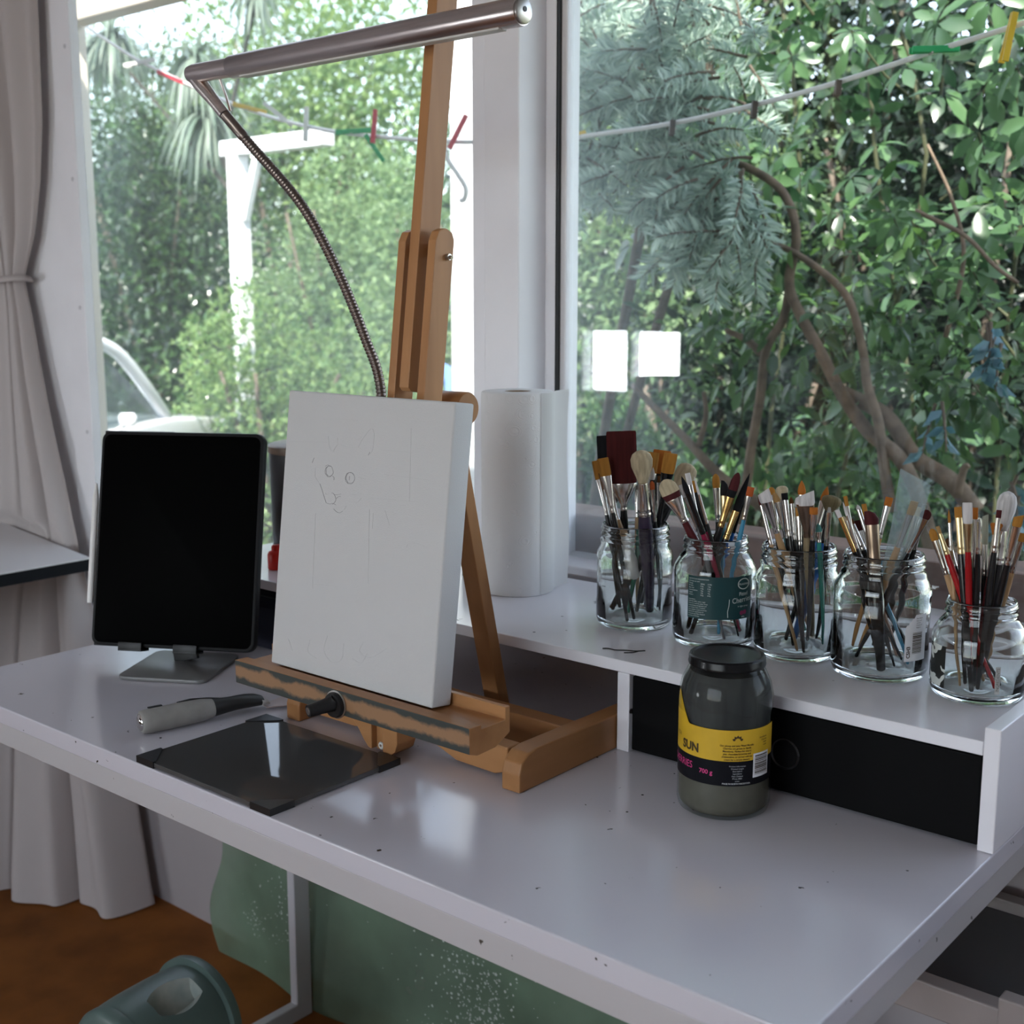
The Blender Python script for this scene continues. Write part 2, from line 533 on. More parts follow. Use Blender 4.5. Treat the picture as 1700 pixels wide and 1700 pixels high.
# rear windows: a small one and an unseen wide one added for fill
for i, (x0, x1, z0, z1) in enumerate(((-3.73, -3.09, 0.76, 1.13), (-1.55, 0.45, 0.85, 2.15))):
    w = empty('window_%d' % (3 + i), (0, 0, 0), kind='structure')
    bm = NB()
    for a, b in ((x0, x0 + 0.04), (x1 - 0.04, x1), ((x0 + x1) / 2 - 0.015, (x0 + x1) / 2 + 0.015)):
        box(bm, a, b, -2.1, -2.03, z0, z1)
    for a, b in ((z0, z0 + 0.04), (z1 - 0.04, z1)):
        box(bm, x0, x1, -2.1, -2.03, a, b)
    finish('window_frame', bm, WHITE_TRIM, w)
    bm = NB(); box(bm, x0, x1, -2.075, -2.07, z0, z1); finish('pane', bm, PANE, w)

# ------------------------------------------------------------------ desk
DX0, DX1, DY0, DY1, DZ = -1.597, -0.344, 0.725, 1.385, 0.75
desk = empty('desk', (-0.97, 1.05, 0), label='large white desk with chipped edges standing under the windows', cat='desk')
def dsk(name, bm, m, smooth=None):
    o = finish(name, bm, m, None, smooth)
    o.parent = desk; o.matrix_parent_inverse = Matrix.Translation(-desk.location)
    return o
bm = NB(); box(bm, DX0, DX1, DY0, DY1, DZ - 0.022, DZ, 0.0015); dsk('desktop', bm, WHITE_DESK)
bm = NB()
box(bm, DX0 + 0.003, DX1 - 0.003, DY0 + 0.002, DY0 + 0.022, DZ - 0.05, DZ - 0.0222, 0.001)
dsk('front_rail', bm, WHITE_EDGE)
bm = NB(); box(bm, DX1 - 0.022, DX1 - 0.002, DY0 + 0.023, DY1, DZ - 0.05, DZ - 0.0222, 0.001); dsk('side_rail', bm, WHITE_EDGE)
bm = NB(); box(bm, DX0 + 0.002, DX0 + 0.022, DY0 + 0.023, DY1, DZ - 0.05, DZ - 0.0222, 0.001); dsk('side_rail', bm, WHITE_EDGE)
LEGP = mat('white_leg_paint', (0.55, 0.54, 0.57), 0.4)
for X in (-1.575, -0.75):
    bm = NB()
    prof = [(1.322, 0.0), (1.322, 0.70), (0.80, 0.70), (0.80, 0.672), (1.288, 0.672), (1.288, 0.03), (0.757, 0.03), (0.757, 0.0)]
    prism_x(bm, prof, X - 0.009, X + 0.009, 0.002)
    dsk('leg', bm, LEGP)

# hutch standing on the back of the desk
HX0, HX1, HY0, HY1, HZ = -1.58, -0.359, 1.094, 1.384, 0.8545
hutch = empty('desk_hutch', (-0.97, 1.24, DZ), label='low white hutch with an open bay and black drawer on the desk', cat='hutch')
def htc(name, bm, m, smooth=None, parent=None):
    o = finish(name, bm, m, None, smooth)
    o.parent = hutch; o.matrix_parent_inverse = Matrix.Translation(-hutch.location)
    return o
bm = NB(); box(bm, HX0, HX1 - 0.0003, HY0, HY1, HZ - 0.0135, HZ, 0.001); htc('top_shelf', bm, WHITE_SHELF)
bm = NB(); box(bm, HX1, HX1 + 0.015, HY0 - 0.0005, HY1, DZ + 0.0004, 0.8685, 0.001); htc('side_panel', bm, WHITE_SHELF)
bm = NB(); box(bm, HX0, HX0 + 0.015, HY0, HY1, DZ + 0.0004, HZ - 0.0137, 0.001); htc('side_panel', bm, WHITE_SHELF)
bm = NB(); box(bm, -0.762, -0.746, HY0, HY1, DZ + 0.0004, HZ - 0.0137, 0.001); htc('divider', bm, WHITE_SHELF)
bm = NB(); box(bm, HX0 + 0.0155, -0.7625, HY1 - 0.012, HY1, DZ + 0.012, HZ - 0.0137)
htc('back_board', bm, mat('bare_brown_board', (0.22, 0.11, 0.05), 0.6, noise=0.3, nscale=20, stretch=(0.1, 1, 1)))
bm = NB()
box(bm, -0.7445, -0.3605, HY0 + 0.004, HY1 - 0.03, DZ + 0.003, HZ - 0.016, 0.0015)
dr = htc('drawer', bm, BLACK_DRAWER)
bm = NB()
hp = ony = at(1303, 1252, HY0 + 0.003)
hx, hz = hp.x, hp.z
ring = [(0.0135, 0.0012), (0.0150, 0.0022), (0.0165, 0.0012), (0.0168, -0.0005), (0.0135, -0.0005)]
lathe(bm, ring, 36, closed=True)
lathe(bm, [(0, 0.0002), (0.0136, 0.0002)], 36)
Mh = Matrix.Translation((hx, HY0 + 0.0035, hz)) @ Matrix.Rotation(R(90), 4, 'X')
for v in bm.verts: v.co = Mh @ v.co
o = finish('finger_hole', bm, mat('black_ring', (0.01, 0.01, 0.011), 0.25), None, 60)
o.parent = dr

# ------------------------------------------------------------------ left table, curtain
tb = empty('side_table', (-2.6, 0.9, 0), label='white topped table with a dark edge beneath the curtain at left', cat='table')
def at_par(o, p):
    o.parent = p; o.matrix_parent_inverse = Matrix.Translation(-p.location)
    return o
bm = NB()
prism(bm, [(-2.150, -0.2), (-2.152, 1.291), (-2.62, 1.372), (-4.15, 1.372), (-4.15, -0.2)][::-1], Matrix.Translation((0, 0, 0.7475)), 0.003)
at_par(finish('tabletop', bm, mat('white_tabletop', (0.74, 0.73, 0.75), 0.35, noise=0.02, nscale=6)), tb)
bm = NB()
prism(bm, [(-2.151, -0.199), (-2.153, 1.290), (-2.62, 1.371), (-4.149, 1.371), (-4.149, -0.199)][::-1], Matrix.Translation((0, 0, 0.724)), 0.0234)
at_par(finish('edge_band', bm, mat('dark_table_edge', (0.008, 0.009, 0.012), 0.6, spec=0.15)), tb)
for lx, ly in ((-4.05, -0.1), (-2.95, -0.1), (-4.05, 0.95), (-2.95, 0.95)):
    bm = NB(); box(bm, lx - 0.025, lx + 0.025, ly - 0.025, ly + 0.025, 0, 0.7238, 0.003)
    at_par(finish('leg', bm, mat('dark_table_leg', (0.03, 0.03, 0.035), 0.5)), tb)

def cloth_mat(name, col, sheen=0.2):
    m, nt, b = new_mat(name)
    out = nt.nodes['Material Output']
    tc = nt.nodes.new('ShaderNodeTexCoord')
    w = nt.nodes.new('ShaderNodeTexNoise'); w.inputs['Scale'].default_value = 350
    nt.links.new(tc.outputs['Object'], w.inputs['Vector'])
    bp = nt.nodes.new('ShaderNodeBump'); bp.inputs['Strength'].default_value = 0.15; bp.inputs['Distance'].default_value = 0.001
    nt.links.new(w.outputs['Fac'], bp.inputs['Height'])
    b.inputs['Base Color'].default_value = tuple(col) + (1,)
    b.inputs['Roughness'].default_value = 0.9
    b.inputs['Specular IOR Level'].default_value = 0.1
    nt.links.new(bp.outputs[0], b.inputs['Normal'])
    t = nt.nodes.new('ShaderNodeBsdfTranslucent'); t.inputs[0].default_value = tuple(col) + (1,)
    mx = nt.nodes.new('ShaderNodeMixShader'); mx.inputs[0].default_value = 0.12
    nt.links.new(b.outputs[0], mx.inputs[1]); nt.links.new(t.outputs[0], mx.inputs[2])
    nt.links.new(mx.outputs[0], out.inputs[0])
    return m
CURT = cloth_mat('curtain_cloth', (0.56, 0.51, 0.50))
# curtain: rows from the rail down; each row goes from its left edge to its right edge
rows = [  # z, x_left, x_right, y_back, fold depth, extra forward on the left / on the right
    (2.40, -3.00, -2.330, 1.345, 0.020, 0.0, 0.0),
    (1.81, -3.00, -2.335, 1.345, 0.021, 0.0, 0.0),
    (1.60, -2.92, -2.345, 1.347, 0.020, 0.0, 0.0),
    (1.48, -2.84, -2.367, 1.349, 0.018, 0.0, 0.0),
    (1.38, -2.74, -2.400, 1.351, 0.016, 0.0, 0.0),
    (1.29, -2.63, -2.452, 1.353, 0.012, 0.0, 0.0),
    (1.22, -2.65, -2.432, 1.352, 0.014, 0.0, 0.0),
    (1.10, -2.70, -2.400, 1.348, 0.018, 0.0, 0.0),
    (0.98, -2.76, -2.362, 1.344, 0.020, 0.0, 0.0),
    (0.86, -2.83, -2.318, 1.340, 0.022, 0.0, 0.0),
    (0.76, -2.90, -2.285, 1.338, 0.020, 0.0, 0.0),
    (0.70, -2.92, -2.265, 1.336, 0.020, 0.0, 0.0),
    (0.58, -2.92, -2.235, 1.325, 0.034, 0.05, -0.01),
    (0.40, -2.92, -2.200, 1.315, 0.042, 0.12, -0.02),
    (0.20, -2.90, -2.165, 1.315, 0.050, 0.20, -0.03),
    (0.05, -2.90, -2.140, 1.315, 0.056, 0.25, -0.035),
    (0.004, -2.90, -2.130, 1.315, 0.058, 0.26, -0.035),
]
def back_limit(x, z):      # keeps the cloth behind the wedge-shaped tabletop
    if 0.70 < z < 0.78:
        return 1.296 + max(0, min(0.47, -2.152 - x)) * 0.172 + 0.004
    return 0
def lerp_rows(z):
    for a, b in zip(rows[:-1], rows[1:]):
        if a[0] >= z >= b[0]:
            t = (a[0] - z) / (a[0] - b[0])
            return [a[i] + (b[i] - a[i]) * t for i in range(7)]
    return list(rows[-1])
rnd = random.Random(4)
NU, NV = 150, 110
bm = NB(); grid = []
for j in range(NV + 1):
    z = 2.40 - (2.40 - 0.004) * j / NV
    _, xl, xr, yb, fd, fl, fr = lerp_rows(z)
    row = []
    for i in range(NU + 1):
        u = i / NU
        x = xl + (xr - xl) * u
        ph = 2 * math.pi * (6.5 * u + 0.35 * math.sin(3.1 * u + 0.9) + 0.10 * math.sin(2.2 * z + 5 * u))
        y = yb + fd * (0.72 * math.sin(ph) + 0.28 * math.sin(2.3 * ph + 1.2 + 1.5 * z)) - (fl * (1 - u) ** 0.7 + fr * u)
        x += fd * 0.5 * math.cos(ph * 1.0 + 0.4)
        y = min(y, 1.374)
        lim = back_limit(x, z)
        if lim: y = max(y, min(lim, 1.374))
        row.append(bm.verts.new((x, y, z)))
    grid.append(row)
for j in range(NV):
    for i in range(NU):
        bm.faces.new((grid[j][i], grid[j][i + 1], grid[j + 1][i + 1], grid[j + 1][i]))
cur = finish('curtain', bm, CURT, None, 180)
tag(cur, 'greyish pink curtain tied back at the left side of the window', 'curtain')
bm = NB()
tie = [(-2.66, 1.365, 1.262), (-2.65, 1.336, 1.270), (-2.60, 1.322, 1.277), (-2.54, 1.319, 1.283), (-2.48, 1.322, 1.287), (-2.445, 1.333, 1.290), (-2.436, 1.350, 1.290), (-2.45, 1.368, 1.288)]
tube(bm, smooth_path(tie, 5), 0.011, 10, flat=0.45)
finish('tieback', bm, CURT, cur, 180)

# ------------------------------------------------------------------ easel
EX = -0.934
LEAN = 0.1263
def ry(z): return 0.903 + LEAN * (z - 0.85)      # front of the side rails
easel = empty('table_easel', (EX, 1.0, DZ), label='wooden table easel with a paint-stained tray and leaning mast on the desk', cat='easel')
def ez(name, bm, m, smooth=None):
    return at_par(finish(name, bm, m, None, smooth), easel)
LD = Vector((0, LEAN, 1)).normalized()
# runners
for x0, x1 in ((-0.7875, -0.7635), (-1.1275, -1.1045)):
    bm = NB()
    prof = [(0.925, DZ + 0.0005), (1.135, DZ + 0.0005), (1.135, DZ + 0.040), (0.955, DZ + 0.042), (0.940, DZ + 0.040), (0.929, DZ + 0.032), (0.925, DZ + 0.020)]
    prism_x(bm, prof, x0, x1, 0.0018)
    ez('runner', bm, WOOD_Y)
bm = NB(); box(bm, -1.1043, -0.7877, 1.030, 1.056, DZ + 0.004, DZ + 0.038, 0.002); ez('rear_bar', bm, WOOD)
bm = NB()
prof = [(-1.1043, DZ + 0.006), (-1.03, DZ + 0.006), (-1.01, DZ + 0.013), (-0.985, DZ + 0.0155), (-0.90, DZ + 0.0145), (-0.87, DZ + 0.004), (-0.815, DZ + 0.003), (-0.802, DZ + 0.008), (-0.797, DZ + 0.018), (-0.797, DZ + 0.036), (-1.1043, DZ + 0.036)]
prism(bm, prof, frame_M((0, 0.968, 0), (1, 0, 0), (0, 0, 1), (0, -1, 0)), 0.022, 0.0018); ez('front_bar', bm, WOOD)
# side rails with round tops, running down to the bottom bracket
def lean_M(x, z0):
    return frame_M((x, ry(z0), z0), (0, -LD.z, LD.y), (0, LD.y, LD.z), (1, 0, 0))   # x' = forward, y' = up along the mast, z' = +X
for x in (-0.9615, -0.9175):
    bm = NB()
    L = (1.323 - 0.803) / LD.z
    pts = [(0, 0.012), (-0.006, 0.004), (-0.014, 0), (-0.022, 0), (-0.028, 0.006), (-0.028, L - 0.010), (-0.024, L - 0.003), (-0.016, L), (-0.012, L), (-0.004, L - 0.004), (0, L - 0.014)]
    prism(bm, pts, lean_M(x, 0.803), 0.011, 0.0008)
    ez('side_rail', bm, WOOD_V)
bm = NB()
zt, zb = 1.86, 1.152
pts = [(0.0036, 0.004), (-0.001, 0), (-0.024, 0), (-0.027, 0.003), (-0.027, (zt - zb) / LD.z), (0.0036, (zt - zb) / LD.z)]
prism(bm, pts, lean_M(EX - 0.0068, zb), 0.0136, 0.0008)
ez('mast', bm, WOOD_V)
for (xa, xb, z, w_, d_, f_) in ((-0.9505, -0.9175, 0.90, 0.02, 0.05, 0.014), (-0.9505, -0.9175, 0.83, 0.012, 0.03, 0.016), (-0.9505, -0.9409, 1.30, 0.012, 0.012, 0.02), (-0.9271, -0.9175, 1.30, 0.012, 0.012, 0.02)):
    bm = NB()
    bar(bm, (xa, ry(z) + f_, z), (xb, ry(z) + f_, z), w_, d_, (0, 1, 0), 0.0008)
    ez('spacer', bm, WOOD)
bm = NB()
q = Vector((-0.9065, ry(1.292) + 0.019, 1.292))
tube(bm, [q, q + Vector((0.004, 0.0, 0))], 0.0035, 10); tube(bm, [q + Vector((0.003, 0, 0)), q + Vector((0.007, 0.0, -0.001))], 0.002, 8)
ez('bolt', bm, STEEL)
# bracket plate with its ring bolt at the foot of the slot
bm = NB(); box(bm, -0.9623, -0.9452, 0.916, 0.924, 0.7545, 0.80, 0.0006); ez('slot_plate', bm, WOOD)
q = at(627, 1246, 0.9105)
bm = NB()
lathe(bm, [(0.0018, 0), (0.0036, 0), (0.0044, 0.0010), (0.0036, 0.0020), (0.0018, 0.0020)], 18, closed=True)
Mr = Matrix.Translation((-0.9540, 0.9158, max(q.z, 0.7600))) @ Matrix.Rotation(R(90), 4, 'X')
for v in bm.verts: v.co = Mr @ v.co
ez('ring_bolt', bm, mat('bright_zinc', (0.72, 0.72, 0.70), 0.35, 0.2))
# corner blocks by the foot
for xs in ((-0.9735, -0.9625, 1), (-0.9450, -0.9225, -1)):
    bm = NB()
    if xs[2] == 1: pts = [(xs[1], 0.756), (xs[1], 0.8025), (-1.0, 0.8025), (-0.995, 0.786), (-0.984, 0.776), (-0.975, 0.764), (-0.968, 0.757)]
    else: pts = [(xs[0], 0.7535), (xs[0], 0.8025), (xs[1], 0.8025), (xs[1], 0.770), (-0.9265, 0.760), (-0.9340, 0.7545)]
    prism(bm, pts, frame_M((0, 0.938, 0), (1, 0, 0), (0, 0, 1), (0, -1, 0)), 0.03, 0.001)
    ez('foot_block', bm, WOOD)
# back strut
bm = NB()
bar(bm, (EX, 1.090, DZ + 0.0165), (EX, 1.003, 1.135), 0.024, 0.017, (1, 0, 0), 0.0012)
ez('strut', bm, WOOD_V)
bm = NB()
lathe(bm, [(0, 0), (0.017, 0), (0.0185, 0.002), (0.0185, 0.046), (0.017, 0.048), (0, 0.048)], 26)
Mk = Matrix.Translation((EX - 0.012, 1.000, 1.131)) @ Matrix.Rotation(R(90), 4, 'Y')
for v in bm.verts: v.co = Mk @ v.co
ez('strut_knuckle', bm, WOOD, 40)

# tray: worn paint on the front edge
m, nt, b = new_mat('paint_stained_tray_front')
tc = nt.nodes.new('ShaderNodeTexCoord')
sx = nt.nodes.new('ShaderNodeSeparateXYZ'); nt.links.new(tc.outputs['Object'], sx.inputs[0])
n1 = nt.nodes.new('ShaderNodeTexNoise'); n1.inputs['Scale'].default_value = 26; n1.inputs['Detail'].default_value = 9; n1.inputs['Roughness'].default_value = 0.65
nt.links.new(tc.outputs['Object'], n1.inputs['Vector'])
mr = nt.nodes.new('ShaderNodeMapRange')
mr.inputs['From Min'].default_value = 0.818; mr.inputs['From Max'].default_value = 0.847
mr.inputs['To Min'].default_value = -1; mr.inputs['To Max'].default_value = 1
nt.links.new(sx.outputs['Z'], mr.inputs[0])
ab = nt.nodes.new('ShaderNodeMath'); ab.operation = 'ABSOLUTE'; nt.links.new(mr.outputs[0], ab.inputs[0])
ad = nt.nodes.new('ShaderNodeMath'); ad.operation = 'MULTIPLY_ADD'; ad.inputs[1].default_value = 0.60
nt.links.new(ab.outputs[0], ad.inputs[0]); nt.links.new(n1.outputs['Fac'], ad.inputs[2])
rp = nt.nodes.new('ShaderNodeValToRGB')
rp.color_ramp.elements[0].position = 0.69; rp.color_ramp.elements[0].color = (0.30, 0.165, 0.085, 1)
rp.color_ramp.elements[1].position = 0.86; rp.color_ramp.elements[1].color = (0.036, 0.044, 0.041, 1)
nt.links.new(ad.outputs[0], rp.inputs[0]); nt.links.new(rp.outputs[0], b.inputs['Base Color'])
b.inputs['Roughness'].default_value = 0.5
TRAY_PAINT = m
bm = NB()
prof = [(0.840, 0.8455), (0.858, 0.845), (0.858, 0.8405), (0.8935, 0.8405), (0.8935, 0.853), (0.9005, 0.853), (0.9005, 0.826), (0.879, 0.816), (0.852, 0.815), (0.8405, 0.819)]
prism_x(bm, prof, -1.112, -0.7555, 0.0008)
for f in bm.faces:
    f.normal_update()
    if f.normal.y < -0.9 and f.calc_center_median().y < 0.845: f.material_index = 1
ez('tray', bm, [WOOD, TRAY_PAINT])
bm = NB()
kq = at(556, 1170, 0.838)
lathe(bm, [(0, 0), (0.0152, 0), (0.0152, 0.0010), (0.0135, 0.0012)], 28, mi=1)
lathe(bm, [(0.0135, 0.0012), (0.0138, 0.003), (0.0125, 0.006), (0.006, 0.0065), (0, 0.0065)], 28)
Mk = Matrix.Translation((kq.x, 0.8398, kq.z)) @ Matrix.Rotation(R(90), 4, 'X')
for v in bm.verts: v.co = Mk @ v.co
a = Vector((kq.x, 0.8340, kq.z + 0.002)); e = a + Vector((-0.008, -0.026, -0.003))
tube(bm, [a + Vector((0.004, 0.002, 0.006)), a, a.lerp(e, 0.5), e], [0.006, 0.0085, 0.0072, 0.0066], 14)
tube(bm, [e, e + (e - a).normalized() * 0.0006], [0.0042, 0.0040], 12, mi=1)
ez('clamp_knob', bm, [BLACK, STEEL], 40)

# ------------------------------------------------------------------ canvas
ct = Vector((0, math.sin(R(7.2)), math.cos(R(7.2))))
cn = Vector((0, -math.cos(R(7.2)), math.sin(R(7.2))))       # towards the painter
CO = Vector((-1.0745, 0.8612, 0.8448))
CW, CH, CD = 0.2500, 0.3065, 0.0285
CANV = mat('primed_canvas', (0.58, 0.58, 0.585), 0.7, bump=0.25, bscale=900)
bm = NB()
M = frame_M(CO, (1, 0, 0), ct, -cn * -1)
box(bm, 0, CW, 0, CH, -CD, 0, 0.0022, 3, M)
canvas = finish('canvas', bm, CANV, None, 40)
tag(canvas, 'white stretched canvas with a faint pencil cat face on the easel', 'canvas')
def canv(x, y):
    d = ray(x, y)
    return CAM + d * ((CO - CAM).dot(cn) / d.dot(cn)) + cn * 0.0001
def C6(x, y): return canv(420 + x / 4.25, 640 + y / 4.25)
PENCIL = mat('graphite', (0.20, 0.20, 0.21), 0.5)
PENCIL_F = mat('faint_graphite', (0.535, 0.535, 0.54), 0.6)
rnd = random.Random(11)
def jit(p, a): return p + Vector((rnd.uniform(-a, a), 0, rnd.uniform(-a, a)))
bmd, bmf = NB(), NB()
def ell(cx, cy, rx, ry_, a0=0, a1=360, n=22):
    return [C6(cx + rx * math.cos(R(a0 + (a1 - a0) * k / n)), cy + ry_ * math.sin(R(a0 + (a1 - a0) * k / n))) for k in range(n + 1)]
for P in (ell(538, 607, 28, 38), ell(541, 604, 25, 36, 40, 300), ell(685, 655, 33, 40), ell(688, 652, 30, 38, 20, 330),
          [C6(512, 570), C6(525, 562), C6(540, 566)], [C6(560, 640), C6(572, 650), C6(572, 668)], [C6(683, 640), C6(680, 668)],
          [C6(555, 757), C6(572, 768), C6(586, 800), C6(576, 826), C6(560, 838)], [C6(576, 772), C6(598, 772), C6(622, 766)], [C6(586, 800), C6(602, 786), C6(618, 782)],
          [C6(472, 692), C6(488, 735), C6(500, 780), C6(515, 826)], [C6(515, 826), C6(545, 836), C6(560, 830), C6(585, 842)],
          [C6(570, 872), C6(590, 892), C6(615, 896), C6(632, 884)], [C6(418, 545), C6(432, 512)], [C6(815, 490), C6(826, 468)]):
    tube(bmd, smooth_path([jit(p, 0.0003) for p in P], 3), 0.00022, 4)
for P in ([C6(440, 580), C6(442, 640), C6(468, 690)], [C6(565, 468), C6(600, 420), C6(670, 432), C6(745, 434)], [C6(600, 370), C6(598, 410)],
          [C6(745, 434), C6(772, 380), C6(832, 308), C6(856, 345), C6(842, 450), C6(820, 488)], [C6(500, 238), C6(600, 240), C6(740, 246)],
          [C6(740, 650), C6(770, 655), C6(792, 660)], [C6(700, 770), C6(730, 775), C6(765, 768)], [C6(720, 830), C6(745, 820), C6(765, 800)],
          [C6(535, 760), C6(520, 770), C6(512, 760)], [C6(570, 870), C6(600, 858), C6(655, 850), C6(640, 880)],
          [C6(260, 395), C6(520, 402)], [C6(900, 455), C6(1120, 470)], [C6(820, 790), C6(1140, 820)], [C6(930, 630), C6(1240, 668)],
          [C6(1115, 300), C6(1105, 820)], [C6(820, 880), C6(815, 1400)], [C6(440, 900), C6(420, 1430)], [C6(930, 880), C6(965, 985)],
          [C6(1080, 1140), C6(1100, 1120), C6(1150, 1112), C6(1230, 1140)], [C6(430, 1400), C6(600, 1420)], [C6(850, 900), C6(845, 1010)],
          [C6(530, 360), C6(545, 445), C6(580, 470)], [C6(720, 380), C6(745, 378), C6(768, 360)]):
    tube(bmf, smooth_path([jit(p, 0.0006) for p in P], 4), 0.00020, 4)
def K4(x, y): return canv(350 + x / 3.4, 1050 + y / 3.4)
for P in ([K4(560, 40), K4(550, 110), K4(600, 150)], [K4(660, 20), K4(640, 100), K4(680, 165), K4(740, 150), K4(750, 60)], [K4(800, 150), K4(850, 172), K4(880, 120)],
          [K4(860, 50), K4(840, 110), K4(900, 140), K4(1000, 90)], [K4(440, 40), K4(460, 100)]):
    tube(bmf, smooth_path([jit(p, 0.0006) for p in P], 4), 0.00020, 4)
finish('pencil_sketch', bmd, PENCIL, canvas)
finish('faint_guide_lines', bmf, PENCIL_F, canvas)

# ------------------------------------------------------------------ lamp
lamp = empty('gooseneck_lamp', (-1.066, 1.11, 0.8545), label='brushed metal tube lamp on a curved flexible neck behind the easel', cat='lamp')
LA, LB = Vector((-1.232, 0.9610, 1.5170)), Vector((-0.7775, 0.9450, 1.5140))
ax = (LB - LA).normalized()
bm = NB()
tube(bm, [LA, LA + ax * 0.001, LB - ax * 0.004, LB], [0.0128, 0.0134, 0.0134, 0.0130], 40)
at_par(finish('lamp_tube', bm, BRONZE, None, 50), lamp)
bm = NB()
tube(bm, [LB, LB + ax * 0.002, LB + ax * 0.003], [0.0118, 0.0118, 0.0105], 32)
bq = LB + ax * 0.0031
tube(bm, [bq + Vector((0, 0, 0.0015)), bq + ax * 0.0006 + Vector((0, 0, 0.0015))], 0.0026, 10, mi=1)
at_par(finish('end_cap', bm, [STEEL, BLACK], None, 40), lamp)
bm = NB()
# light slot on the underside of the tube
zax = Vector((0, 0, -1)); yax = zax.cross(ax).normalized()
Ms = frame_M(LA + Vector((0, 0, -0.0122)), ax, yax, ax.cross(yax))
box(bm, 0.02, 0.43, -0.006, 0.006, -0.0018, 0.0018, 0.0006, 1, Ms)
at_par(finish('diffuser', bm, mat('frosted_diffuser', (0.6, 0.6, 0.58), 0.4), None), lamp)
LJ = Vector((-1.316, 0.9655, 1.5190))
bm = NB()
tube(bm, [LA - ax * 0.0005, LJ + ax * 0.006, LJ - ax * 0.003, LJ - ax * 0.006], [0.0112, 0.0112, 0.010, 0.004], 28)
e1 = Vector((-1.267, 0.9740, 1.4680))
tube(bm, [LJ + Vector((0.002, 0.001, -0.002)), LJ.lerp(e1, 0.3), LJ.lerp(e1, 0.65), e1], [0.0095, 0.0092, 0.0075, 0.0070], 18)
at_par(finish('elbow_joint', bm, BRONZE, None, 40), lamp)
bm = NB()
tube(bm, [LJ + ax * 0.055 + Vector((0, 0, -0.010)), (LJ + ax * 0.06).lerp(e1, 0.55) + Vector((0.006, 0, -0.004)), e1 + Vector((0.0085, 0.002, 0.004))], 0.0016, 8)
at_par(finish('support_wire', bm, BRONZE, None, 60), lamp)
neck_pts = smooth_path([e1, (-1.238, 0.988, 1.432), (-1.160, 0.999, 1.358), (-1.111, 1.009, 1.281), (-1.071, 1.013, 1.204), (-1.050, 1.016, 1.149), (-1.050, 1.022, 1.05), (-1.058, 1.05, 0.95), (-1.064, 1.085, 0.895), (-1.066, 1.112, 0.877)], 30)
# ribbed hose
bm = NB()
plen = [0]
for p0, p1 in zip(neck_pts[:-1], neck_pts[1:]): plen.append(plen[-1] + (p1 - p0).length)
n = int(plen[-1] / 0.0011)
def on_path(s):
    for i in range(1, len(plen)):
        if plen[i] >= s:
            return neck_pts[i - 1].lerp(neck_pts[i], (s - plen[i - 1]) / (plen[i] - plen[i - 1]))
    return neck_pts[-1]
pp, rr_ = [], []
for k in range(n):
    s = plen[-1] * k / (n - 1)
    pp.append(on_path(s))
    rr_.append(0.0066 if s < 0.035 else (0.0062 if k % 4 in (0, 1) else 0.0054))
tube(bm, pp, rr_, 14)
at_par(finish('flexible_neck', bm, mat('ribbed_dark_metal', (0.20, 0.165, 0.15), 0.32, 1.0), None, 70), lamp)
bm = NB()
box(bm, -1.090, -1.044, 1.096, 1.135, 0.8550, 0.872, 0.002)
at_par(finish('clamp', bm, BLACK, None, 40), lamp)

# ------------------------------------------------------------------ tablet on its stand
A30 = R(30)
wa = Vector((math.cos(A30), math.sin(A30), 0)); na = Vector((math.sin(A30), -math.cos(A30), 0))
stand = empty('tablet_stand', (-1.396, 0.962, DZ), label='grey metal tablet stand with a rounded square base plate', cat='stand')
PLATE = mat('grey_metal_plate', (0.19, 0.19, 0.19), 0.42, 0.15)
bm = NB()
prism(bm, round_rect(0.125, 0.128, 0.014), frame_M((-1.398, 0.965, DZ + 0.0004), wa, -na, (0, 0, 1)), 0.005, 0.0012)
at_par(finish('base_plate', bm, PLATE, None, 40), stand)
TBC = Vector((-1.408, 0.958, 0.7800))                      # middle of the lower front edge of the tablet
TU = (Vector((-0.033, 0.057, 0.2875))).normalized()
TN = wa.cross(TU).normalized()
if TN.dot(na) < 0: TN = -TN
bm = NB()
col0 = Vector((-1.398, 0.965, DZ + 0.005)) - na * 0.022
back = TBC - TN * 0.020
bar(bm, col0, back + TU * 0.035 - TN * 0.006, 0.034, 0.008, wa, 0.001)
bar(bm, back + TU * 0.02 - TN * 0.004, back + TU * 0.16 - TN * 0.004, 0.05, 0.006, wa, 0.001)
at_par(finish('column', bm, BLACK, None, 40), stand)
for s in (-0.058, 0.022):
    bm = NB()
    p = TBC + wa * s
    bar(bm, p - TU * 0.0065 - TN * 0.020 , p - TU * 0.0065 + TN * 0.005, 0.034, 0.003, wa, 0.0006)
    bar(bm, p - TU * 0.0065 + TN * 0.0035, p + TU * 0.004 + TN * 0.0035, 0.034, 0.003, wa, 0.0006)
    bar(bm, p - TU * 0.0065 - TN * 0.0185, p + TU * 0.03 - TN * 0.0185, 0.034, 0.003, wa, 0.0006)
    at_par(finish('bracket', bm, BLACK, None, 40), stand)
tablet = empty('tablet', tuple(TBC), label='black tablet in a black case with its screen off on the stand', cat='tablet')
TWd, TH = 0.238, 0.298
MT = frame_M(TBC, wa, TU, TN)
bm = NB()
prism(bm, round_rect(TWd, TH, 0.013), frame_M(TBC + TU * (TH / 2 - 0.003) - TN * 0.0165, wa, TU, TN), 0.0150, 0.003)
at_par(finish('case', bm, mat('black_case', (0.008, 0.008, 0.009), 0.5, spec=0.25), None, 40), tablet)
bm = NB()
